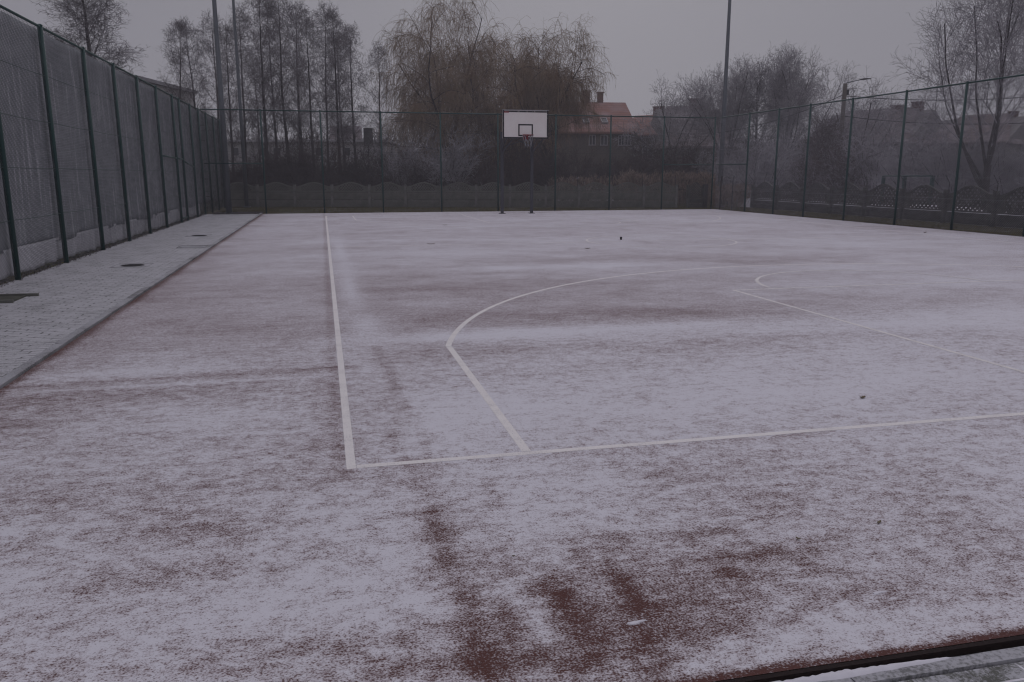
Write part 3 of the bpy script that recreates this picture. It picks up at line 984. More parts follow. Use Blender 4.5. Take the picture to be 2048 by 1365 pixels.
# pit around the foot of that mast
o = MB().box((-4.30, 11.62, -0.004), (0.72, 0.55, 0.016)).build("concrete_pad", mat("mossy_pad", (0.10, 0.10, 0.08), .9, noise=(12, .7)))
set_props(o, "dark mossy pad around the mast foot at the photo's left edge", "pad")
for dx, dy, l, rz, wh in ((-0.02, -0.30, .7, .05, "near"), (.05, .30, .8, -.04, "far")):
    o = MB().box((-4.25 + dx, 11.62 + dy, 0.0), (l, .045, .05), rz).build("edging_block", M['concrete'])
    set_props(o, "loose concrete edging block on the %s side of the dark mossy pad" % wh, "edging")

# inspection covers on the path
for px, py, r_, lab, sq in ((265, 530, .20, "round dark drain cover on the path, nearest of the three", False), (398, 471, .20, "round dark drain cover on the path near the gate", False), (385, 493, .30, "square drain cover outlined in the snow between the round ones", True)):
    gx_, gy_ = G(px, py)
    root = empty("drain_cover", (gx_, gy_, -0.012), lab, "drain cover", "drain covers in the path")
    fm = MB()
    a = r_ + .10
    if sq: a = r_
    for s_ in (-1, 1):
        fm.box((s_ * a, 0, .002), (.010, 2 * a, .006)).box((0, s_ * a, .0025), (2 * a - .02, .010, .006))
    fm.build("frame", M['kerb'] if not sq else M['dark_iron'], root)
    if sq:
        MB().box((0, 0, .0), (2 * a - .05, 2 * a - .05, .006)).build("lid", M['kerb'], root)
    else:
        m = MB().tube([(0, 0, -.01), (0, 0, .004)], r_, 28)
        for k in range(-3, 4):
            m.box((0, k * .05, .006), (2 * math.sqrt(max(.01, r_ * r_ - (k * .05) ** 2)) - .05, .018, .006))
        m.build("lid", M['dark_iron'], root)


# ------------------------------------------------------------------ concrete panel fences
def arch_panel(w, zs, zc, lattice_z, solid_z, bar=0.035, mtype=0):
    """one panel: low solid slabs, a lattice band and an arched top. zs shoulder height, zc crown height"""
    m = MB()
    t = 0.05
    nsl = 2 if mtype == 0 else 1
    for k in range(nsl):
        h = solid_z / nsl
        m.box((0, 0, h * (k + .5)), (w, t, h - .03))
        for j in range(3):
            m.box((0, -t / 2 - .010, h * k + h * (.22 + .27 * j)), (w - .06, .022, .040))
    ztop = lambda x: zs + (zc - zs) * (0.5 + 0.5 * math.cos(2 * math.pi * x / w))
    K = 24
    rimh = .055
    xs_ = [-w / 2 + w * i / K for i in range(K + 1)]
    out = [(x, ztop(x)) for x in xs_] + [(x, ztop(x) - rimh - (0.02 if abs(x) > w * .3 else 0)) for x in reversed(xs_)]
    k2 = len(xs_)
    V, f = [], []
    for yy in (-t / 2 - .012, t / 2 + .012):
        for a_, z in out:
            V.append((a_, yy, z))
    nO = len(out)
    for i in range(K):
        a_, b_, c_, d_ = i, i + 1, nO - 2 - i, nO - 1 - i
        f.append((d_, c_, b_, a_))
        f.append((a_ + nO, b_ + nO, c_ + nO, d_ + nO))
        f.append((a_, b_, b_ + nO, a_ + nO))
        f.append((d_ + nO, c_ + nO, c_, d_))
    m.add(V, f)
    m.box((0, 0, solid_z + .03), (w, t + .02, .06))
    # solid shoulders beside the lattice opening and lattice bars inside it
    z0 = solid_z + .06
    half = w * 0.36
    for s_ in (-1, 1):
        xa, xb = (s_ * half, s_ * w / 2)
        xa, xb = min(xa, xb), max(xa, xb)
        st = 5
        for i in range(st):
            u0, u1 = xa + (xb - xa) * i / st, xa + (xb - xa) * (i + 1) / st
            zt = min(ztop(u0), ztop(u1)) - .03
            m.box(((u0 + u1) / 2, 0, (z0 + zt) / 2), (u1 - u0, t - .006, zt - z0))
    sp = lattice_z
    span = zc - z0
    for s_ in (-1, 1):
        k = -int(half / sp) - int(span / sp) - 2
        while k < int(2 * half / sp) + int(span / sp) + 2:
            # x = k*sp - half + s*z
            pts = []
            N = 40
            for i in range(N + 1):
                z = z0 + span * i / N
                x = -half + k * sp + s_ * (z - z0)
                if abs(x) <= half and z < ztop(x) - .03:
                    pts.append((x, z))
            if len(pts) > 2:
                (x1, z1), (x2, z2) = pts[0], pts[-1]
                dx, dz = x2 - x1, z2 - z1
                l = math.hypot(dx, dz)
                px_, pz_ = -dz / l * bar / 2, dx / l * bar / 2
                yy = t / 2 - .012 if s_ > 0 else t / 2 - .016
                m.add([(x1 + px_, -yy, z1 + pz_), (x2 + px_, -yy, z2 + pz_), (x2 - px_, -yy, z2 - pz_), (x1 - px_, -yy, z1 - pz_),
                       (x1 + px_, yy, z1 + pz_), (x2 + px_, yy, z2 + pz_), (x2 - px_, yy, z2 - pz_), (x1 - px_, yy, z1 - pz_)],
                      [(0, 1, 2, 3), (7, 6, 5, 4), (0, 4, 5, 1), (1, 5, 6, 2), (2, 6, 7, 3), (3, 7, 4, 0)])
            k += 1
    return m


def concrete_fence(label, nodes, m, brk_side, **kw):
    nodes = [np.array(p, float) for p in nodes]
    root = empty("concrete_fence", (nodes[0][0], nodes[0][1], -0.03), label, "concrete fence", "concrete panel fences")
    protos = {}
    ptm = br_ = None
    for i, p in enumerate(nodes):
        q = p - nodes[0]
        d = nodes[min(i + 1, len(nodes) - 1)] - nodes[max(i - 1, 0)]
        rz = math.atan2(d[1], d[0])
        if ptm is None:
            po = MB().box((0, -.03, .56), (.11, .16, 1.12)).box((0, -.115, .5), (.05, .02, 1.0)).build("post", M['post_pale'] if brk_side > 0 else M['concrete_dark'], root)
            ptm = po
        else:
            po = ptm.copy(); COL.objects.link(po); po.parent = root
        po.location = (q[0], q[1], 0); po.rotation_euler = (0, 0, rz)
        if br_ is None:
            bo = MB().tube([(0, 0.02, 1.0), (0, 0.02, 1.34), (0.02, 0.20 * brk_side, 1.60)], .013, 6).build("bracket", M['rust'], root)
            br_ = bo
        else:
            bo = br_.copy(); COL.objects.link(bo); bo.parent = root
        bo.location = (q[0], q[1], 0); bo.rotation_euler = (rk.uniform(-.06, .06), rk.uniform(-.08, .08), rz + rk.uniform(-.3, .3))
        if i < len(nodes) - 1:
            r = nodes[i + 1] - p
            L = np.linalg.norm(r)
            key = 'p'
            if key not in protos:
                pn = arch_panel(1.0 * kw.get('w0', 1.95), kw['zs'], kw['zc'], kw['lat'], kw['solid'], kw.get('bar', .035), kw.get('mtype', 0)).build("panel", m, root)
                protos[key] = pn
            else:
                pn = protos[key].copy(); COL.objects.link(pn); pn.parent = root
            mid_ = q + r / 2
            pn.location = (mid_[0], mid_[1], 0)
            pn.rotation_euler = (0, 0, math.atan2(r[1], r[0]))
            pn.scale = ((L - .10) / kw.get('w0', 1.95), 1, 1)
    return root


cA, cB = np.array((-6.5, 43.4)), np.array((17.3, 37.15))
def on_line(px):
    d = ray(px, 348)[:2]
    e_ = cB - cA
    Mx = np.array([[d[0], -e_[0]], [d[1], -e_[1]]])
    t, s_ = np.linalg.solve(Mx, cA)
    return cA + e_ * s_
cpx = [365, 440, 515, 590, 665, 740, 812, 884, 954, 1022, 1090, 1157, 1221, 1287, 1352]
nodes = [on_line(p + (2 if p > 1024 else -2)) for p in cpx]
concrete_fence("low grey concrete panel fence with wavy top, along the far grass strip", nodes, M['concrete'], 1, zs=1.03, zc=1.24, lat=.15, solid=.74, mtype=0)
# end panel and gate
gA = on_line(1378); gB = on_line(1408)
root = empty("garden_gate", (*gA, -0.03), "narrow dark arched gate panel at the right end of the far concrete fence", "gate")
dv = gB - gA
gl = np.linalg.norm(dv)
gp = arch_panel(gl, .98, 1.24, .12, .45).build("leaf", M['concrete_dark'], root)
gp.location = (dv[0] / 2, dv[1] / 2, 0); gp.rotation_euler = (0, 0, math.atan2(dv[1], dv[0]))
MB().box((0, 0, .55), (.14, .14, 1.1)).build("post", M['concrete_dark'], root)
MB().box((dv[0] + .1, dv[1], .57), (.2, .2, 1.14)).build("post", M['dark_metal'], root)
MB().tube([(dv[0] + .1, dv[1], 1.1), (dv[0] + .1, dv[1], 1.3), (dv[0] - .2, dv[1], 1.62)], .012, 6).build("bracket", M['rust'], root)

ny_ = [36.3 - 2.12 * i for i in range(16)]
concrete_fence("grey concrete panel fence with arched lattice panels, beyond the right chain-link fence", [(20.6, y) for y in ny_], M['concrete_dark'], -1, zs=.98, zc=1.27, lat=.19, solid=.40, mtype=1, bar=.06, w0=2.0)

V = np.array([(21.0, 2, -.035), (30, 2, -.035), (30, 33, -.035), (24, 42, -.035), (21.0, 36.5, -.035)])
me = np_mesh("snowy_field", V, np.array([[0, 1, 2, 3, 4]]))
set_props(link_mesh("snowy_field", me, M['snowlump']), kind="structure")

V, f = [], []
yy_ = np.linspace(4, 38, 120)
for i, yv in enumerate(yy_):
    hh = .34 + .16 * float(fbm(np.array([yv * .5]), np.array([0.0]), 3, 61)[0])
    for xo, zz in ((20.85, -.04), (21.1, hh * .8), (21.6, hh), (22.8, -.04)):
        V.append((xo, yv, zz))
for i in range(len(yy_) - 1):
    for k in range(3):
        f.append((i * 4 + k, (i + 1) * 4 + k, (i + 1) * 4 + k + 1, i * 4 + k + 1))
set_props(link_mesh("snow_bank", np_mesh("snow_bank", V, np.array(f), True), M['snowlump']), kind="structure")

# ------------------------------------------------------------------ grass and litter strips
rs = np.random.RandomState(12)
def blades(N, xr, yr, h, w_, name, m, label, cat, dens=None, zb=-.045, lean=.35):
    x = rs.uniform(*xr, N); y = rs.uniform(*yr, N)
    if dens is not None:
        k = dens(x, y) > rs.rand(N)
        x, y = x[k], y[k]
    N = len(x)
    hh = h * rs.uniform(.4, 1.2, N)
    a = rs.rand(N) * 2 * math.pi
    dx, dy = np.cos(a) * w_, np.sin(a) * w_
    lx, ly = rs.normal(0, lean, N) * hh, rs.normal(0, lean, N) * hh
    V = np.stack([np.stack([x - dx, y - dy, np.full(N, zb)], 1), np.stack([x + dx, y + dy, np.full(N, zb)], 1), np.stack([x + lx, y + ly, zb + hh], 1)], 1).reshape(-1, 3)
    f = np.arange(N * 3).reshape(N, 3)
    return set_props(link_mesh(name, np_mesh(name, V, f), m), label, cat, kind="stuff")


def strip_dens(x, y):
    inside = (x < 17.7) & (x > -4.4) & (y < 34.9)
    return np.where(inside, 0, np.clip(fbm(x * .8, y * .8, 3, 77) * 2.2 - .5, 0.05, 1))


blades(60000, (-4.4, 20.4), (34.85, 43.0), .07, .008, "grass_tufts", M['grass'], "short yellow green winter grass behind the far fence", "grass", strip_dens)
blades(30000, (17.8, 20.5), (6, 37), .07, .008, "grass_verge", M['grass'], "dark winter grass between the right fence and the concrete panels", "grass", strip_dens)
M['litter'] = mat("leaf_litter", (0.035, 0.028, 0.022), .9, noise=(30, .8), col2=(.30, .28, .30))
def edge_dens(x, y):
    return np.clip(1.4 - np.abs(x - 17.85) * 6, 0, 1)
blades(26000, (17.68, 18.1), (5, 34.9), .045, .018, "leaf_litter", M['litter'], "dark leaf litter and frost along the foot of the right fence", "litter", edge_dens, lean=1.0)
blades(3500, (-4.9, -4.62), (3, 36), .04, .012, "fence_foot_weeds", M['litter'], "dead weeds at the foot of the left fence", "weeds", lean=.7, zb=-.02)
blades(2500, (-4.4, -2.5), (34.8, 36.2), .09, .015, "corner_weeds", M['litter'], "dead leaves piled in the far left corner", "weeds", lean=.9, zb=-.04)


# ------------------------------------------------------------------ bare trees
def grow(P, R, n, t0, t1, length, ang, K, wob, rr, rng, up=0.0, trop=0.0, jit=.25, minr=.004, tip=.25, bias=None):
    """children polylines of every polyline in P. length: fn(t)->metres array; ang in degrees (a,b)"""
    M_, K0, _ = P.shape
    t = (np.arange(n)[None] + rng.rand(M_, n)) / n
    t = t0 + (t1 - t0) * t
    s_ = t * (K0 - 1)
    i0 = np.clip(s_.astype(int), 0, K0 - 2)
    fr_ = (s_ - i0)[..., None]
    mi = np.arange(M_)[:, None]
    p = P[mi, i0] * (1 - fr_) + P[mi, i0 + 1] * fr_
    tan = P[mi, i0 + 1] - P[mi, i0]
    tan /= np.linalg.norm(tan, axis=2, keepdims=True) + 1e-9
    r = (R[mi, i0] * (1 - fr_[..., 0]) + R[mi, i0 + 1] * fr_[..., 0])
    p = p.reshape(-1, 3); tan = tan.reshape(-1, 3); r = r.ravel(); tt = t.ravel()
    N = len(p)
    az = (np.arange(N) * 2.399963 + rng.rand(N) * 1.2)
    ref = np.where(np.abs(tan[:, 2:3]) > .9, np.array([[1.0, 0, 0]]), np.array([[0, 0, 1.0]]))
    A = np.cross(tan, ref); A /= np.linalg.norm(A, axis=1, keepdims=True) + 1e-9
    B = np.cross(tan, A)
    perp = A * np.cos(az)[:, None] + B * np.sin(az)[:, None]
    an = np.radians(rng.uniform(ang[0], ang[1], N))[:, None]
    d = tan * np.cos(an) + perp * np.sin(an)
    d[:, 2] += up
    if bias is not None: d += bias
    d /= np.linalg.norm(d, axis=1, keepdims=True) + 1e-9
    L = length(tt) * rng.uniform(1 - jit, 1 + jit, N)
    out = np.zeros((N, K, 3)); out[:, 0] = p
    for k in range(1, K):
        d = d + rng.normal(0, wob, (N, 3))
        d[:, 2] += trop
        d /= np.linalg.norm(d, axis=1, keepdims=True) + 1e-9
        out[:, k] = out[:, k - 1] + d * (L / (K - 1))[:, None]
    r0 = np.maximum(r * rr * rng.uniform(.75, 1.1, N), minr)
    Rr = r0[:, None] * np.linspace(1, tip, K)[None]
    Rr = np.maximum(Rr, minr * .7)
    return out, Rr


def trunk_line(h, r, K, wob, rng, lean=(0, 0), tip=.12, power=1.0):
    P = np.zeros((1, K, 3))
    d = np.array([lean[0], lean[1], 1.0])
    for k in range(1, K):
        d = d + np.array([rng.normal(0, wob), rng.normal(0, wob), 0])
        d[0] += (lean[0] - d[0]) * .3; d[1] += (lean[1] - d[1]) * .3
        d[2] = 1
        P[0, k] = P[0, k - 1] + d / np.linalg.norm(d) * h / (K - 1)
    P[0, :, 2] -= .05
    R = (r * (1 - (1 - tip) * np.linspace(0, 1, K) ** power))[None]
    R[0, 0] *= 1.25
    return P, R


def merge(parts):
    V, Fq, n0 = [], [], 0
    for P, R, sides in parts:
        v, f = polylines_mesh(P, R, sides)
        V.append(v); Fq.append(f + n0); n0 += len(v)
    return np.concatenate(V), np.concatenate(Fq)


PROTO = {}


def proto(key, trunk_parts, crown_parts, bark, twig, name, thin_parts=None):
    """stores a hidden-free prototype as mesh data only"""
    v, f = merge(trunk_parts)
    tm = np_mesh("trunk", v, f, True); tm.materials.append(bark)
    v, f = merge(crown_parts)
    cm = np_mesh("crown", v, f, False); cm.materials.append(twig)
    PROTO[key] = (name, tm, cm)


def plant(key, x, y, label, cat, group, s=1.0, rz=0.0, lean=(0, 0), sxy=None):
    name, tm, cm = PROTO[key]
    root = empty(name, (x, y, -0.045), label, cat, group, rz)
    root.scale = ((sxy or s), (sxy or s), s)
    root.rotation_euler = (lean[0], lean[1], rz)
    for nm, me_ in (("trunk", tm), ("crown", cm)):
        o = bpy.data.objects.new(nm, me_)
        COL.objects.link(o)
        o.parent = root
    return root


# tall narrow alders, base height 15 m
for v in range(5):
    rg = np.random.RandomState(100 + v)
    H = 15.0
    T, TR = trunk_line(H, .17, 14, .035, rg, tip=.08)
    def l1(t, v=v):
        u = (t - .28) / .72
        return (0.30 + 2.5 * np.sin(np.clip(u, 0, 1) * math.pi * .86 + .42)) * (1.0 if v % 2 else .86)
    b1, r1 = grow(T, TR, 40, .30, .985, l1, (38, 68), 7, .12, .38, rg, up=.25, trop=.03, jit=.4, minr=.012)
    low, lowr = grow(T, TR, 7, .12, .32, lambda t: 1.2 + t * 0, (50, 80), 5, .15, .2, rg, up=.1, minr=.01)
    b2, r2 = grow(b1, r1, 9, .22, 1.0, lambda t: 1.0 - .45 * t, (30, 60), 5, .18, .55, rg, up=.12, jit=.4, minr=.007)
    b3, r3 = grow(b2, r2, 7, .2, 1.0, lambda t: .42 - .1 * t, (30, 70), 3, .22, .6, rg, up=.05, jit=.5, minr=.0085)
    b4, r4 = grow(b3, r3, 2, .3, 1.0, lambda t: .2 + t * 0, (30, 70), 2, .2, .8, rg, jit=.5, minr=.009)
    proto("alder%d" % v, [(T, TR, 8)], [(b1, r1, 3), (low, lowr, 3), (b2, r2, 1), (b3, r3, 1), (b4, r4, 1)], M['bark_dark'], M['tw_alder'], "bare_tree")

# open tree at the left, long rising limbs
rg = np.random.RandomState(140)
T, TR = trunk_line(13.0, .20, 14, .03, rg, tip=.15)
b1, r1 = grow(T, TR, 36, .28, .98, lambda t: 3.4 - 2.1 * t, (45, 72), 8, .10, .42, rg, up=.30, trop=.06, jit=.3, minr=.018)
b2, r2 = grow(b1, r1, 12, .2, 1.0, lambda t: 1.2 - .4 * t, (30, 60), 5, .2, .5, rg, up=.10, jit=.4, minr=.009)
b3, r3 = grow(b2, r2, 8, .15, 1.0, lambda t: .42 + 0 * t, (30, 75), 3, .25, .6, rg, jit=.5, minr=.007)
b4, r4 = grow(b3, r3, 4, .3, 1.0, lambda t: .17 + t * 0, (30, 75), 2, .2, .8, rg, jit=.5, minr=.0075)
proto("open", [(T, TR, 8)], [(b1, r1, 4), (b2, r2, 3), (b3, r3, 1), (b4, r4, 1)], M['bark_dark'], M['tw_alder'], "bare_tree")


# weeping willows
def willow(key, seed, H, spread, nl, twig, strands=7, trunk_r=.48, hang=(1.2, 3.0), low=.15):
    rg = np.random.RandomState(seed)
    T, TR = trunk_line(H * .24, trunk_r, 6, .05, rg, tip=.7)
    b1, r1 = grow(T, TR, nl, .5, 1.0, lambda t: H * .66 + 0 * t, (8, 46), 12, .13, .42, rg, up=.30, trop=.005, jit=.22, minr=.05, tip=.15)
    b2, r2 = grow(b1, r1, 12, low, .99, lambda t: spread * .55 * (1.2 - .55 * t), (35, 75), 9, .10, .42, rg, up=.22, trop=-.07, jit=.35, minr=.02)
    b3, r3 = grow(b2, r2, 9, .15, 1.0, lambda t: spread * .22 + 0 * t, (25, 70), 6, .14, .45, rg, up=.15, trop=-.13, jit=.4, minr=.012)
    hl = lambda t: rg.uniform(hang[0], hang[1], len(t))
    s1, q1 = grow(b3, r3, strands, .1, 1.0, hl, (30, 85), 8, .12, .5, rg, up=-.40, trop=-.22, jit=.35, minr=.0092)
    s2, q2 = grow(b2, r2, int(strands * 1.4), .2, 1.0, hl, (30, 85), 8, .08, .5, rg, up=-.5, trop=-.28, jit=.35, minr=.0092)
    s3, q3 = grow(b3, r3, 4, .2, 1.0, lambda t: .55 + 0 * t, (20, 60), 4, .12, .9, rg, up=.0, trop=-.2, minr=.009)
    proto(key, [(T, TR, 10), (b1, r1, 7), (b2, r2, 5)], [(b3, r3, 3), (s1, q1, 1), (s2, q2, 1), (s3, q3, 1)], M['bark_dark'], twig, "willow_tree")


willow("willow_a", 221, 13.0, 6.2, 9, M['tw_willow'], 14, hang=(.7, 2.0))
willow("willow_b", 227, 11.0, 6.0, 9, M['tw_willow'], 12, hang=(.6, 1.4), low=.5)
willow("willow_c", 233, 9.5, 4.4, 7, M['tw_rust'], 7, trunk_r=.35)


# round bare crowns
def round_tree(key, seed, H, spread, nl, twig, bark='bark', rr=.32, n2=9, n3=8, n4=7, tr=.28, minr=.008, upb=.35, name="bare_tree", stems=False):
    rg = np.random.RandomState(seed)
    T, TR = trunk_line(H * (.22 if stems else .30), tr, 6, .05, rg, tip=.8)
    b1, r1 = grow(T, TR, nl, .4 if stems else .6, 1.0, lambda t: H * .72 + 0 * t, (8, 54), 10, .08, .5, rg, up=upb, trop=.025, jit=.15, minr=.05, tip=.15)
    b2, r2 = grow(b1, r1, n2, .2, .97, lambda t: spread * .7 * (1.15 - .7 * t), (28, 55), 7, .07, .45, rg, up=.15, trop=.02, jit=.3, minr=.02)
    b3, r3 = grow(b2, r2, n3, .2, 1.0, lambda t: spread * .33 * (1.1 - .4 * t), (28, 55), 5, .10, .5, rg, up=.08, jit=.35, minr=.011)
    b4, r4 = grow(b3, r3, n4, .15, 1.0, lambda t: .55 + 0 * t, (25, 60), 3, .2, .6, rg, up=.03, jit=.45, minr=minr)
    b5, r5 = grow(b4, r4, 2, .3, 1.0, lambda t: .25 + 0 * t, (25, 60), 2, .2, .8, rg, jit=.45, minr=minr)
    proto(key, [(T, TR, 9), (b1, r1, 6)], [(b2, r2, 4), (b3, r3, 3), (b4, r4, 1), (b5, r5, 1)], M[bark], twig, name)


round_tree("round_a", 301, 10.5, 4.6, 10, M['tw_mid'], n2=11, n3=9, n4=8, minr=.011)  # pale twig tone puts haze into the colour of both round crowns
round_tree("round_b", 302, 11.5, 5.0, 11, M['tw_mid'], n2=11, n3=9, n4=8, minr=.011)
round_tree("frosty", 303, 13.0, 5.2, 7, M['tw_frost'], 'bark_dark', stems=True, n2=10, n3=9, n4=8, tr=.22, upb=.55, minr=.0075)
round_tree("small_round", 304, 6.0, 2.8, 6, M['tw_frost'], 'bark', tr=.14, n2=7, n3=6, n4=6)
round_tree("tan", 305, 6.5, 3.0, 7, M['tw_brown'], 'bark', tr=.14, n2=8, n3=7, n4=7)

# pine: dark needles on rising limbs
rg = np.random.RandomState(320)
T, TR = trunk_line(11.0, .24, 10, .03, rg, tip=.15)
b1, r1 = grow(T, TR, 34, .22, .99, lambda t: 3.3 * (1.15 - .9 * t), (48, 75), 6, .10, .35, rg, up=.30, trop=.05, jit=.25, minr=.02)
b2, r2 = grow(b1, r1, 9, .2, 1.0, lambda t: .9 + 0 * t, (30, 60), 4, .15, .5, rg, up=.15, jit=.3, minr=.012)
nd, ndr = grow(b2, r2, 30, .05, 1.0, lambda t: .22 + 0 * t, (25, 60), 2, .2, .5, rg, up=.3, jit=.3, minr=.009)
proto("pine", [(T, TR, 8), (b1, r1, 4)], [(b2, r2, 3), (nd, ndr, 1)], M['bark_dark'], M['needle'], "pine_tree")


# bushes
def bush(key, seed, H, nst, twig, spread=.5, n2=12, n3=11, minr=.007, wob=.12):
    rg = np.random.RandomState(seed)
    P = np.zeros((nst, 7, 3)); R = np.zeros((nst, 7))
    for i in range(nst):
        a = rg.rand() * 6.283
        d = np.array([math.cos(a) * spread * rg.rand() ** .6, math.sin(a) * spread * rg.rand() ** .6, 1.0])
        h = H * rg.uniform(.55, 1.05)
        P[i, 0] = (math.cos(a) * .25 * rg.rand(), math.sin(a) * .25 * rg.rand(), -.05)
        for k in range(1, 7):
            d = d + rg.normal(0, wob, 3); d[2] = abs(d[2])
            P[i, k] = P[i, k - 1] + d / np.linalg.norm(d) * h / 6
        R[i] = .028 * np.linspace(1, .25, 7)
    b2, r2 = grow(P, R, n2, .08, 1.0, lambda t: H * .36 * (1.1 - .5 * t), (22, 60), 5, .18, .5, rg, up=.18, jit=.4, minr=.009)
    b3, r3 = grow(b2, r2, n3, .1, 1.0, lambda t: .42 + 0 * t, (25, 65), 3, .22, .6, rg, up=.06, jit=.5, minr=minr)
    b4, r4 = grow(b3[::2], r3[::2], 2, .3, 1.0, lambda t: .2 + 0 * t, (25, 65), 2, .2, .8, rg, jit=.5, minr=minr)
    v, f = merge([(P, R, 4)])
    tm = np_mesh("stems", v, f, True); tm.materials.append(M['bark_dark'])
    v, f = merge([(b2, r2, 1), (b3, r3, 1), (b4, r4, 1)])
    cm = np_mesh("twigs", v, f, False); cm.materials.append(twig)
    PROTO[key] = ("bush", tm, cm)


bush("bush_a", 401, 3.2, 15, M['tw_bush'], .55)
bush("bush_b", 402, 3.6, 16, M['tw_brown'], .6)
bush("bush_c", 403, 3.4, 16, M['tw_mid'], .6)
bush("bush_f", 405, 3.4, 17, M['tw_frost'], .65)
bush("bush_d", 404, 2.8, 18, M['tw_bush'], .8)


def plant_bush(key, x, y, label, s=1.0, sz=None, group="bare bushes behind the fences"):
    name, tm, cm = PROTO[key]
    root = empty("bush", (x, y, -0.045), label, "bush", group, rk.uniform(0, 6.28))
    root.scale = (s, s, sz or s)
    for nm, me_ in (("stems", tm), ("twigs", cm)):
        o = bpy.data.objects.new(nm, me_)
        COL.objects.link(o)
        o.parent = root
    return root


# --- trees in their places: (base column, crown-top row, distance, kind)
ORD = ["leftmost", "second", "third", "fourth", "fifth", "sixth", "seventh", "eighth", "ninth", "tenth", "eleventh", "twelfth", "thirteenth", "fourteenth", "fifteenth", "sixteenth", "seventeenth"]
AL = [(352, 52, 50, 0, .9, .10), (404, 50, 56, 1, .85, 0), (438, 38, 62, 2, .9, 0), (468, 60, 52, 3, .9, 0), (494, 28, 60, 4, .9, 0),
      (536, -6, 55, 0, 1.05, 0), (552, 18, 62, 1, .9, 0), (583, -4, 56, 2, 1.0, 0), (609, 14, 60, 3, .95, 0), (628, 32, 54, 4, .9, 0),
      (658, 18, 64, 1, .8, 0), (680, 34, 55, 0, 1.0, 0), (690, 66, 62, 2, .9, 0), (714, 58, 58, 3, .95, 0), (762, 92, 60, 4, .9, 0), (604, 120, 68, 1, 1, 0), (520, 110, 70, 3, 1, 0)]
AL.sort()
rk = random.Random(9)
for i, (px, ty, D, v, wd, ln) in enumerate(AL):
    x, y = far(px, D)
    h = top_z(ty, D, px)
    s_ = h / 15.0
    lab = ("%s bare tall tree, counted from the left, in the row behind the far fence" % ORD[i])
    plant("alder%d" % v, x, y, lab, "tree", "tall bare trees behind the far fence", s_, rk.uniform(0, 6.28), (0, -ln), s_ * wd * 1.0)
x, y = far(208, 40)
plant("open", x, y, "dark bare tree with long rising limbs, rising behind the left fence alone", "tree", None, top_z(-12, 40, 208) / 13, 1.2, sxy=1.05)
x, y = far(900, 54)
plant("willow_a", x, y, "tallest weeping willow, left of the backboard", "tree", "weeping willows", top_z(10, 54, 900) / 12.4, .6, sxy=.76)
x, y = far(1106, 52)
plant("willow_b", x, y, "broad weeping willow right of the backboard, next to the red roof", "tree", "weeping willows", top_z(78, 52, 1110) / 10.6, 2.0, sxy=.76)
x, y = far(1015, 56)
plant("willow_c", x, y, "russet weeping willow between the two larger willows", "tree", "weeping willows", top_z(172, 56, 1015) / 9.0, 4.0, sxy=.72)
x, y = far(1452, 66)
plant("round_a", x, y, "round bare tree behind the right mast, left of the dark pine", "tree", "round bare trees by the houses", top_z(163, 66, 1440) / 10.0, 1.0, sxy=.68)
x, y = far(1512, 68)
plant("pine", x, y, "dark needled tree between two round bare trees", "tree", None, top_z(150, 68, 1510) / 11.0, 1.0, sxy=.72)
x, y = far(1572, 66)
plant("round_b", x, y, "round bare tree right of the dark pine, left of the street lamp", "tree", "round bare trees by the houses", top_z(144, 66, 1575) / 11.0, 2.4, sxy=.72)
x, y = far(1978, 36)
plant("frosty", x, y, "large frosted tree with many stems at the right edge", "tree", None, top_z(-60, 36, 1980) / 12.6, .8)
x, y = far(2110, 40)
plant("frosty", x, y, "second frosted tree, cut by the photo's right edge", "tree", None, 1.0, 3.0)
x, y = far(1345, 72)
plant("small_round", x, y, "small pale bare tree at the gable of the third house", "tree", None, top_z(196, 72, 1345) / 5.8, .8)
x, y = far(1642, 50)
plant("tan", x, y, "brownish bare tree in front of the street lamp post", "tree", None, top_z(262, 50, 1640) / 6.2, .3)
x, y = far(1712, 60)
plant("small_round", x, y, "small frosted tree just right of the street lamp post", "tree", None, top_z(196, 60, 1710) / 5.8, 1.8)

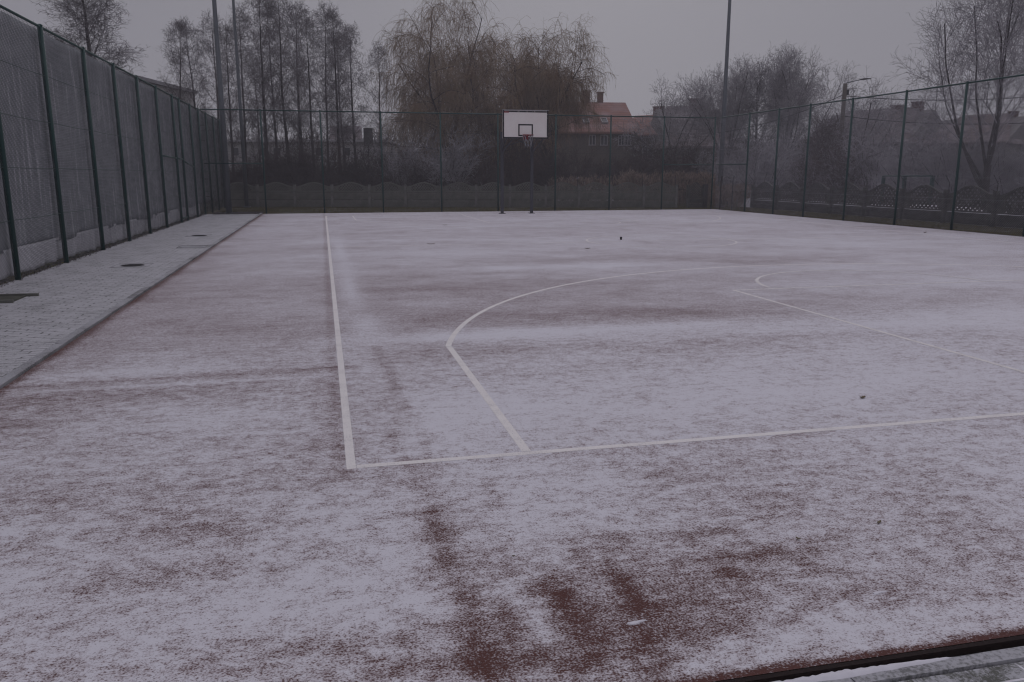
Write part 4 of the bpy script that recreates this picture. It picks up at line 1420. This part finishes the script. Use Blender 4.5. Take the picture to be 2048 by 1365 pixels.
# --- bushes
B_ = [  # column, distance, top row, kind, label
    (892, 44.5, 236, 'c', "tall frosted bush directly left of the backboard, palest of the row"),
    (815, 46, 262, 'c', "frosted bush left of the palest tall one, under the willow"),
    (948, 45.5, 300, 'b', "brown low bush between the palest bush and the hoop post"),
    (845, 44, 300, 'a', "low grey bush in front of the willow trunk"),
    (1035, 46, 285, 'b', "brown bush seen between the two hoop posts"),
    (1095, 47, 272, 'a', "dark bush just right of the backboard"),
    (1150, 58, 285, 'b', "brown bush below the red roofed house's left end"),
    (1205, 57, 310, 'a', "dark bush under the red roofed house's windows"),
    (1262, 57, 292, 'b', "brown thicket at the red roofed house's right corner"),
    (1300, 60, 262, 'a', "tall dark bush in front of the second red roof"),
    (1345, 56, 285, 'b', "brown bush under the third house"),
    (1395, 58, 262, 'a', "dark bush just left of the far right corner post"),
    (500, 47, 290, 'a', "dark bush left of the second far fence bay"),
    (545, 48, 280, 'd', "dense dark bush in the far fence's second bay"),
    (590, 46, 250, 'a', "tall grey bush in the middle of the second bay"),
    (640, 47, 268, 'b', "brown bush right behind the third far fence post"),
    (692, 48, 300, 'd', "low dark bush between two tall trunks"),
    (742, 47, 262, 'a', "thin grey bush beneath the dark board"),
    (785, 48, 300, 'b', "low brown bush left of the frosted bushes"),
    (468, 46, 310, 'd', "low dark bush beside the thin mast"),
    (1465, 52, 250, 'c', "pale frosted bush right behind the corner of the right fence"),
    (1520, 46, 262, 'a', "frosted grey bush behind the second right fence bay"),
    (1570, 52, 240, 'c', "tall frosted bush behind the third right fence bay"),
    (1615, 46, 290, 'b', "brown bush left of the street lamp post"),
    (1690, 44, 262, 'b', "brown bush right of the street lamp post"),
    (1740, 44, 240, 'c', "frosted bush below the grey roof's chimneys"),
    (1790, 46, 225, 'c', "tall frosted bush between the two grey roofs"),
    (1840, 40, 270, 'a', "frosted bush behind the green frame on the right"),
    (1885, 40, 240, 'c', "frosted bush left of the large frosted tree"),
    (1930, 38, 262, 'c', "low frosted bush at the large frosted tree's foot"),
    (2000, 40, 270, 'a', "frosted bush behind the large frosted tree's stems"),
    (2050, 38, 250, 'c', "frosted bush at the photo's right edge"),
    (2120, 36, 250, 'a', "frosted bush just past the right edge"),
    (1660, 60, 262, 'c', "distant frosted bush behind the lamp post"),
    (1500, 62, 262, 'b', "distant brown bush below the dark pine"),
]
for px, D, ty, k, lab in B_:
    if px > 1480 and k in 'ac': k = 'f'
    x, y = far(px, D)
    hb = {'a': 3.6, 'b': 4.0, 'c': 3.8, 'd': 3.1, 'f': 3.8}[k]
    s_ = max(.5, top_z(ty, D, px) / hb)
    plant_bush('bush_' + k, x, y, lab, s=min(s_, 1.45) if s_ > 1 else max(s_, .8), sz=s_)


# undergrowth that nobody could count: thin stems and dead stalks behind the concrete fences
def thicket(N, region, h, name, m, label, cat, seed, wr=.008, twigs=3):
    rg = np.random.RandomState(seed)
    pts = region(rg, N)
    P = np.zeros((N, 5, 3)); P[:, 0, :2] = pts; P[:, 0, 2] = -.05
    hh = h * rg.uniform(.35, 1.1, N) * (0.55 + 0.9 * fbm(pts[:, 0] * .25, pts[:, 1] * .25, 3, seed))
    d = np.stack([rg.normal(0, .22, N), rg.normal(0, .22, N), np.ones(N)], 1)
    for k in range(1, 5):
        d = d + rg.normal(0, .10, (N, 3))
        d /= np.linalg.norm(d, axis=1, keepdims=True)
        P[:, k] = P[:, k - 1] + d * (hh / 4)[:, None]
    R = np.full((N, 5), wr) * np.linspace(1.3, .5, 5)[None]
    parts = [(P, R, 1)]
    if twigs:
        b, r = grow(P, R, twigs, .25, 1.0, lambda t: .55 + 0 * t, (20, 60), 3, .2, .7, rg, up=.1, jit=.5, minr=wr * .75)
        parts.append((b, r, 1))
        b2, r2 = grow(b, r, 3, .3, 1.0, lambda t: .28 + 0 * t, (20, 60), 2, .2, .7, rg, jit=.5, minr=wr * .75)
        parts.append((b2, r2, 1))
    v, f = merge(parts)
    return set_props(link_mesh(name, np_mesh(name, v, f), m), label, cat, kind="stuff")


def reg_far(rg, N):
    x = rg.uniform(-12, 34, N)
    y = 43.4 - .262 * (x + 6.5) + .5 + rg.rand(N) ** 1.4 * 22
    k = (x < 8) | (y > 50 - 0 * x) | (rg.rand(N) < .25)
    return np.stack([x, np.where(k, y, y + 8)], 1)


def reg_right(rg, N):
    y = rg.uniform(18, 60, N)
    x = 24.5 + rg.rand(N) ** 1.2 * 22 + np.maximum(0, (40 - y)) * .1
    return np.stack([x, y], 1)


thicket(4200, reg_far, 1.6, "undergrowth", M['tw_bush'], "tangled dark undergrowth behind the far concrete fence", "undergrowth", 501)
thicket(6000, reg_right, 2.6, "frosted_undergrowth", M['tw_frost'], "grey frosted undergrowth behind the right concrete fence", "undergrowth", 502)

# reeds right of the hoop behind the concrete fence
def reeds(N, c0, c1, dd, name, label, seed, hh=(1.2, 1.75)):
    rg = np.random.RandomState(seed)
    cols = rg.uniform(c0, c1, N)
    D = rg.uniform(*dd, N)
    pts = np.array([far(c, d_) for c, d_ in zip(cols, D)])
    P = np.zeros((N, 4, 3)); P[:, 0, :2] = pts
    h = rg.uniform(*hh, N) * (.75 + .4 * fbm(pts[:, 0] * .9, pts[:, 1] * .9, 2, seed))
    d = np.stack([rg.normal(0, .08, N), rg.normal(0, .08, N), np.ones(N)], 1)
    for k in range(1, 4):
        d = d + rg.normal(0, .05, (N, 3)); d /= np.linalg.norm(d, axis=1, keepdims=True)
        P[:, k] = P[:, k - 1] + d * (h / 3)[:, None]
    R = np.full((N, 4), .008)
    lf_, lr = grow(P, R, 4, .2, .9, lambda t: .5 + 0 * t, (18, 45), 4, .12, 1.0, rg, trop=-.12, minr=.009)
    pl, plr = grow(P, R, 4, .86, 1.0, lambda t: .22 + 0 * t, (8, 30), 3, .1, 1.6, rg, trop=-.1, minr=.024)
    v, f = merge([(P, R, 1), (lf_, lr, 1), (pl, plr, 1)])
    return set_props(link_mesh(name, np_mesh(name, v, f), M['reed']), label, "reeds", kind="stuff")


reeds(800, 1240, 1425, (43.5, 50), "dry_reeds", "pale dry reeds with feathery tops behind the concrete fence's right end", 601, (1.15, 1.6))
reeds(300, 1100, 1225, (44, 50), "thin_reeds", "sparse dry reeds right of the hoop behind the concrete fence", 602, (1.0, 1.4))
reeds(220, 1425, 1500, (40, 46), "corner_reeds", "dry reeds beyond the far right corner post", 603, (.6, 1.0))

# distant wood closing the view
def reg_wood(rg, N):
    a = np.radians(rg.uniform(-40, 70, N))
    D = rg.uniform(92, 112, N)
    return np.stack([D * np.sin(a), D * np.cos(a)], 1)
thicket(26000, reg_wood, 6.0, "distant_wood", M['tw_bush'], "distant bare wood fading into the mist", "wood", 503, wr=.035, twigs=3)


# ------------------------------------------------------------------ houses
def house(label, c0, c1, D0, D1, zr_, ze, depth, roof, wall, windows=(), roofwins=(), chimneys=(), gable_cut=0.0, wall_h=None, name="house"):
    """front eave from column c0 (distance D0) to c1 (distance D1); ridge height zr_, eave height ze"""
    A = np.array(far(c0, D0)); B = np.array(far(c1, D1))
    e = B - A; L = np.linalg.norm(e); rz = math.atan2(e[1], e[0])
    root = empty(name, (A[0], A[1], -0.05), label, "house", "houses beyond the fences")
    root.rotation_euler = (0, 0, rz)
    o = MB().prism([(0, 0), (depth, 0), (depth, ze), (depth / 2, zr_ - .15), (0, ze)], 0.15, L - .15, 'x').build("wall", wall, root)
    rt = MB()
    g = gable_cut
    ov = .35
    sl = (zr_ - ze) / (depth / 2)
    y0, z0_ = -ov, ze - ov * sl
    th = .16
    # two slopes, slightly shortened at the ridge when half-hipped
    for s_ in (0, 1):
        ya, yb = (y0, depth / 2) if s_ == 0 else (depth + ov, depth / 2)
        V = [(-.1, ya, z0_), (L + .1, ya, z0_), (L + .1 - g, yb, zr_), (-.1 + g, yb, zr_)]
        V2 = [(x, y, z + th) for x, y, z in V]
        f = [(0, 1, 2, 3), (7, 6, 5, 4), (0, 4, 5, 1), (1, 5, 6, 2), (2, 6, 7, 3), (3, 7, 4, 0)]
        rt.add(V + V2, f)
    if g:
        for xx, sg in ((-.1, 1), (L + .1, -1)):
            V = [(xx, y0, z0_ + .02), (xx, depth + ov, z0_ + .02), (xx + sg * g, depth / 2, zr_ + .1)]
            rt.add(V, [(0, 1, 2)])
    ro = rt.build("roof", roof, root)
    for u, w_, h_ in chimneys:
        cz = zr_ + h_ / 2 - .3
        ch = MB().box((u * L, depth / 2 + .1, cz), (w_, w_ * .8, h_ + .6)).box((u * L, depth / 2 + .1, cz + h_ / 2 + .33), (w_ + .12, w_ * .8 + .12, .12)).build("chimney", M['brick'], ro)
    for u, z, w_, h_ in windows:
        wf = MB()
        t_ = .055
        wf.box((u * L - w_ / 2, -.02, z), (t_, .08, h_)).box((u * L + w_ / 2, -.02, z), (t_, .08, h_)).box((u * L, -.022, z), (t_, .08, h_))
        wf.box((u * L, -.02, z + h_ / 2), (w_ + t_, .09, t_)).box((u * L, -.03, z - h_ / 2), (w_ + t_ + .1, .14, t_))
        wo_ = wf.build("window", M['frame'], root)
        MB().box((u * L, -.005, z), (w_, .02, h_)).build("pane", M['glass'], wo_)
    for u, v_, w_, h_ in roofwins:
        yb = v_ * depth / 2; zb = ze + v_ * (zr_ - ze)
        ang = math.atan(sl)
        m = MB()
        for sx, sz, ww, hh_ in ((-1, 0, .08, h_), (1, 0, .08, h_), (0, -1, w_ + .08, .08), (0, 1, w_ + .08, .08)):
            m.box((sx * w_ / 2, sz * h_ / 2, 0), (ww, hh_, .14 + .005 * sz))
        wo_ = m.build("roof_window", M['frame'], ro)
        wo_.location = (u * L, yb - .12, zb + .2); wo_.rotation_euler = (ang, 0, 0)
        pn = MB().box((0, 0, 0), (w_ - .08, h_ - .08, .08)).build("pane", M['glass'], wo_)
    return root


h1 = house("house with bright red tiled roof and two chimneys, right of the willow", 1085, 1272, 73, 75, top_z(206, 78, 1200), top_z(262, 74, 1200), 9.0, M['roof_red'], M['wall_brown'],
           windows=[(.52, 4.6, .55, .85), (.645, 4.6, .6, .85), (.83, 4.6, .5, .85), (.90, 4.6, .5, .85)],
           roofwins=[(.48, .30, .5, .8), (.68, .30, .5, .8)], chimneys=[(.57, .65, 1.1), (.73, .5, 1.0)])
h2 = house("second red roofed house, lower and half hidden behind the first", 1232, 1322, 84, 82, top_z(231, 86, 1290), top_z(268, 82, 1290), 9.0, M['roof_red'], M['wall_brown'], chimneys=[(.50, .9, .9)], windows=[(.7, 3.8, 1.1, 1.3)])
h3 = house("house with frosted dull red roof, left of the right mast", 1330, 1470, 78, 80, top_z(214, 83, 1380), top_z(290, 79, 1400), 10.0, M['roof_old'], M['wall_grey'], chimneys=[(.62, 1.1, .8)], gable_cut=1.4)
h4 = house("grey roofed house with two chimneys and antennas behind the right fence", 1600, 1812, 78, 74, top_z(222, 80, 1700), top_z(285, 76, 1700), 10.0, M['roof_slate'], M['wall_grey'], chimneys=[(.64, .9, .3), (.82, .8, .5)], gable_cut=1.6)
h5 = house("reddish grey roof behind the frosted tree at the right", 1832, 2010, 76, 74, top_z(231, 78, 1900), top_z(285, 75, 1900), 10.0, M['roof_old'], M['wall_grey'], gable_cut=1.6, chimneys=[(.8, .6, .2)])
# antennas on the grey house
for u in (.7, .9, 1.0):
    L4 = 13
    a = MB().tube([(u * 13, 5, top_z(222, 80, 1700) - .3), (u * 13, 5, top_z(222, 80, 1700) + 2.2)], .03, 5)
    for k in range(3):
        a.box((u * 13, 5, top_z(222, 80, 1700) + 1.3 + .3 * k), (.9 - .2 * k, .04, .04))
    a.build("antenna", M['dark_metal'], h4)

# white hall behind the left fence
A = np.array(far(248, 46)); B = np.array(far(402, 62))
zA, zB = top_z(128, 46, 248), top_z(171, 62, 388)
root = empty("hall", (A[0], A[1], -.05), "pale flat roofed hall rising behind the left fence", "hall")
e = B - A; L = np.linalg.norm(e); rz = math.atan2(e[1], e[0]); root.rotation_euler = (0, 0, rz)
V = [(0, 0, 0), (L, 0, 0), (L, 14, 0), (0, 14, 0), (0, 0, zA - .5), (L, 0, zB - .5), (L, 14, zB - .5), (0, 14, zA - .5)]
MB().add(V, [(0, 3, 2, 1), (4, 5, 6, 7), (0, 1, 5, 4), (1, 2, 6, 5), (2, 3, 7, 6), (3, 0, 4, 7)]).build("wall", M['wall_hall'], root)
V = [(-.2, -.2, zA - .5), (L + .15, -.2, zB - .5), (L + .15, 14.5, zB - .5), (-.2, 14.5, zA - .5)]
V += [(x, y, z + .20) for x, y, z in V]
MB().add(V, [(0, 3, 2, 1), (4, 5, 6, 7), (0, 1, 5, 4), (1, 2, 6, 5), (2, 3, 7, 6), (3, 0, 4, 7)]).build("roof", M['roof_grey'], root)
wl = MB()
for k in range(5):
    u = L * (.14 + .18 * k)
    wl.box((u, -.03, 3.4), (1.8, .06, 1.1))
wl.build("window_band", M['glass'], root)

# long low building, dark gabled shed and board seen between the trunks
A = np.array(far(455, 84)); B = np.array(far(770, 80))
root = empty("low_building", (A[0], A[1], -.05), "long low pale building with a snowy roof edge behind the tall trees", "building")
e = B - A; L = np.linalg.norm(e); root.rotation_euler = (0, 0, math.atan2(e[1], e[0]))
zt = top_z(284, 82, 600)
MB().box((L / 2, 4, zt / 2), (L, 8, zt)).build("wall", M['wall_pale'], root)
MB().box((L / 2, 4, zt + .12), (L + .6, 8.8, .22)).build("roof", M['roof_grey'], root)
MB().box((L / 2, -.05, 2.2), (L - 1, .05, .14)).build("ledge", M['frame'], root)
for k in (0, 2, 3, 6, 8):
    wo_ = MB().box((L * (.06 + .088 * k), -.03, 3.75), (.6, .07, .7)).build("window", M['glass'], root)
    MB().box((L * (.06 + .088 * k), -.04, 3.35), (.8, .10, .07)).build("sill", M['frame'], wo_)
house("dark gabled building behind the tall trees, left of the dark board", 664, 726, 94, 94, top_z(254, 98, 695), top_z(285, 94, 695), 8.0, M['roof_slate'], M['wall_grey'], name="dark_building")
x, y = far(739, 58)
root = empty("board", (x, y, -.05), "dark rectangular board on a thin post among the tall trees", "board")
bz0, bz1 = top_z(292, 58, 739), top_z(255, 58, 739)
MB().box((0, 0, (bz0 + bz1) / 2), (.62, .12, bz1 - bz0)).build("panel", mat('faded_board', (.12, .115, .115), .9), root)
MB().tube([(0, .08, 0), (0, .08, bz1 - .2)], .04, 8).build("post", M['dark_metal'], root)
# snowy bank behind the reeds
M['bank'] = mat("snowy_bank_soil", (0.05, 0.042, 0.035), .95, noise=((1.5, 3, 3), 1.0, .47, .56), col2=(.50, .48, .52))
def bank(c0, c1, D, h, name, lab):
    A = np.array(far(c0, D)); B = np.array(far(c1, D - 2))
    n_ = 60
    V, f = [], []
    for i in range(n_):
        p = A + (B - A) * i / (n_ - 1)
        hh = h * math.sin(math.pi * i / (n_ - 1)) ** .5 * (.7 + .6 * float(fbm(np.array([i * .2]), np.array([0.0]), 3, 91)[0]))
        for dy, zz in ((-1.6, -.05), (-.5, hh * .7), (.3, hh), (1.8, -.05)):
            V.append((p[0], p[1] + dy, zz))
    for i in range(n_ - 1):
        for k in range(3):
            f.append((i * 4 + k, (i + 1) * 4 + k, (i + 1) * 4 + k + 1, i * 4 + k + 1))
    set_props(link_mesh(name, np_mesh(name, V, np.array(f), True), M['bank']), lab, "earth bank", kind="structure")
bank(1080, 1240, 50, 1.25, "earth_bank", "snowy earth bank behind the concrete fence")
bank(690, 800, 56, 1.3, "earth_mound", "low snowy mound among the tall trees")

# street lamp and overhead cables
x, y = far(1676, 53)
zt = top_z(166, 53, 1681)
root = empty("street_lamp", (x, y, -.05), "concrete street lamp post with one curved arm behind the right fence", "street lamp")
MB().tube([(0, 0, 0), (0, 0, zt)], [.17, .115], 10).build("pole", M['pole'], root, True)
d = np.array([_r[0], _r[1]])
MB().tube([(0, 0, zt - .2), (d[0] * .12, d[1] * .12, zt + .05), (d[0] * .9, d[1] * .9, zt + .22)], .028, 8).build("arm", M['galv'], root, True)
hd = MB().tube([(d[0] * .85, d[1] * .85, zt + .22), (d[0] * 1.1, d[1] * 1.1, zt + .25), (d[0] * 1.5, d[1] * 1.5, zt + .28)], [.035, .055, .02], 8).build("lamp_head", M['dark_metal'], root, True)
MB().box((d[0] * .16, d[1] * .16, zt - .5), (.14, .14, .3)).build("bracket_box", M['dark_metal'], root)
lp = Vector((x, y, zt))


def cable(a, b, sag, r, label):
    a, b = np.array(a, float), np.array(b, float)
    pts = []
    for i in range(25):
        t = i / 24
        p = a + (b - a) * t
        p[2] -= sag * 4 * t * (1 - t)
        pts.append(p)
    set_props(MB().tube(pts, r, 4).build("overhead_cable", M['cable']), label, "cable", "overhead cables")


fx, fy = far(2350, 46)
cable((x + .1, y, zt - .75), (fx, fy, zt - 1.3), .5, .022, "upper overhead cable running right from the street lamp post")
cable((x + .1, y, zt - 1.9), (fx, fy, zt - 2.5), .55, .022, "lower overhead cable running right from the street lamp post")
fx, fy = far(1330, 74)
cable((x - .1, y, zt - .7), (fx, fy, 5.2), .9, .02, "overhead cable sloping down left from the street lamp post")

# green metal frame behind the right concrete fence
a = np.array(far(1770, 27.5)); b = np.array(far(1868, 26.8))
a = np.array(far(1768, 39)); b = np.array(far(1866, 37))
root = empty("goal_frame", (a[0], a[1], -.05), "dark green metal frame just behind the right concrete fence", "metal frame")
e = b - a
zt2 = top_z(350, 38, 1800)
MB().tube([(0, 0, zt2), (e[0], e[1], zt2)], .03, 8).build("crossbar", M['green'], root, True)
for t in (0, .45, 1):
    MB().box((e[0] * t, e[1] * t, zt2 / 2), (.12, .10, zt2)).build("upright", M['green'], root)
# white post and rail beyond the corner
x, y = far(1457, 47)
root = empty("white_box", (x, y, -.05), "small white box beyond the far right corner", "box")
MB().box((0, 0, .72), (.20, .25, .34)).build("cabinet", M['frame'], root)
MB().box((0, 0, .18), (.08, .08, .4)).build("leg", M['galv'], root)
a = np.array(far(1478, 43)); b = np.array(far(1504, 42.5))
root = empty("white_railing", (a[0], a[1], -.05), "low pale slatted railing beyond the right fence corner", "railing")
e = b - a
rl = MB()
for z in (.58, .80):
    rl.tube([(0, 0, z), (e[0], e[1], z)], .02, 6)
M['rail_grey'] = mat('pale_rail', (.30, .30, .31), .8)
rl.build("rail", M['rail_grey'], root)
for k in range(9):
    MB().tube([(e[0] * k / 8, e[1] * k / 8, .0 if k % 4 == 0 else .58), (e[0] * k / 8, e[1] * k / 8, .80)], .014, 6).build("baluster", M['rail_grey'], root)
# thin old fence posts in that gap
for px, D in ((1443, 38.5), (1467, 38.3)):
    x, y = far(px, D)
    t_ = MB().tube([(x, y, -.05), (x, y, 1.25), (x + .05, y + .03, 1.5)], .025, 6).build("fence_stake", M['rust'])
    set_props(t_, "thin rusty stake beyond the corner, %s of two" % ("left" if px < 1450 else "right"), "stake")


# ------------------------------------------------------------------ small things lying on the court
def leaf_thing(px, py, L_, W_, rz, lab, m, curl=.02, name="dry_leaf", cat="leaf"):
    x, y = G(px, py)
    L_, W_, curl = L_ * .62, W_ * .55, curl * .5
    V, f = [], []
    n_ = 9
    for i in range(n_):
        t = i / (n_ - 1)
        w_ = W_ / 2 * math.sin(math.pi * (t * .9 + .05)) ** .7 * (1 + .35 * math.sin(i * 2.4))
        z = .007 + curl * (2 * t - 1) ** 2
        V += [((t - .5) * L_, -w_, z + curl * .5), ((t - .5) * L_, 0, z), ((t - .5) * L_, w_, z + curl * .6)]
    for i in range(n_ - 1):
        for k in range(2):
            f.append((i * 3 + k, (i + 1) * 3 + k, (i + 1) * 3 + k + 1, i * 3 + k + 1))
    o = link_mesh(name, np_mesh(name, V, np.array(f), True), m)
    sm = o.modifiers.new("thickness", 'SOLIDIFY'); sm.thickness = .003
    o.location = (x, y, 0); o.rotation_euler = (0, 0, rz)
    set_props(o, lab, cat, "scraps lying on the snowy court" if name == "dry_leaf" else None)


leaf_thing(1725, 797, .085, .045, .3, "curled grey leaf on the snow above the right end of the near white line", M['leaf'], .012)
leaf_thing(1596, 1080, .035, .014, 2.0, "small brown leaf on the snow between the line and the bare patch", M['leaf'], .006)
leaf_thing(1758, 1047, .05, .02, .5, "greenish leaf half under snow at the lower right", M['leaf'], .006)
leaf_thing(1027, 1114, .02, .005, -.2, "tiny orange straw on the snow below the near line", M['leaf'], .002)
leaf_thing(1175, 498, .20, .09, .1, "dark flat leaf left of the small dark cup", M['leaf'], .02)
leaf_thing(1850, 466, .20, .10, .2, "dark leaf near the right fence", M['leaf'], .03)
leaf_thing(862, 489, .28, .06, .0, "thin twig scrap on the centre line at the left", M['leaf'], .02)
leaf_thing(890, 451, .20, .10, .0, "dark leaf far away below the left willow", M['leaf'], .02)
x, y = G(1242, 480)
root = empty("cup", (x, y, .004), "small dark cup standing alone on the far snow", "cup")
MB().tube([(0, 0, 0), (0, 0, .055)], [.024, .03], 16).build("wall", M['black'], root, True)
MB().tube([(0, 0, .055), (0, 0, .068)], [.032, .028], 16).build("lid", M['dark_iron'], root, True)


def lump(px, py, L_, W_, H_, rz, lab, seed):
    x, y = G(px, py)
    rg = np.random.RandomState(seed)
    nu, nv = 18, 7
    V, f = [], []
    for j in range(nv):
        ph = math.pi / 2 * j / (nv - 1)
        for i in range(nu):
            a = 2 * math.pi * i / nu
            r_ = 1 + .22 * math.sin(3 * a + seed) + .12 * rg.randn() * (1 - j / nv)
            V.append((L_ / 2 * math.cos(ph) * math.cos(a) * r_, W_ / 2 * math.cos(ph) * math.sin(a) * r_, H_ * math.sin(ph)))
    for j in range(nv - 1):
        for i in range(nu):
            i2 = (i + 1) % nu
            f.append((j * nu + i, j * nu + i2, (j + 1) * nu + i2, (j + 1) * nu + i))
    o = link_mesh("snow_lump", np_mesh("snow_lump", V, np.array(f), True), M['snowlump'])
    o.location = (x, y, 0); o.rotation_euler = (0, 0, rz)
    set_props(o, lab, "snow lump", "lumps of snow on the court")


lump(1272, 1246, .075, .020, .006, .15, "small bar of packed snow on the bare red patch", 1)
lump(1757, 1186, .065, .016, .004, .1, "short bar of packed snow at the lower right", 2)

# ------------------------------------------------------------------ mist
hz = MB().box((25, 50, 12.5), (210, 160, 27)).build("haze", None)
hz.data.materials.clear()
m = bpy.data.materials.new("mist")
m.use_nodes = True
t = m.node_tree
for n_ in list(t.nodes): t.nodes.remove(n_)
pv = t.nodes.new("ShaderNodeVolumePrincipled")
pv.inputs["Color"].default_value = (0.93, 0.91, 0.97, 1)
pv.inputs["Density"].default_value = 0.0018
pv.inputs["Anisotropy"].default_value = 0.0
mo = t.nodes.new("ShaderNodeOutputMaterial")
t.links.new(pv.outputs[0], mo.inputs["Volume"])
hz.data.materials.append(m)
set_props(hz, "pale winter mist filling the air", "haze", kind="stuff")
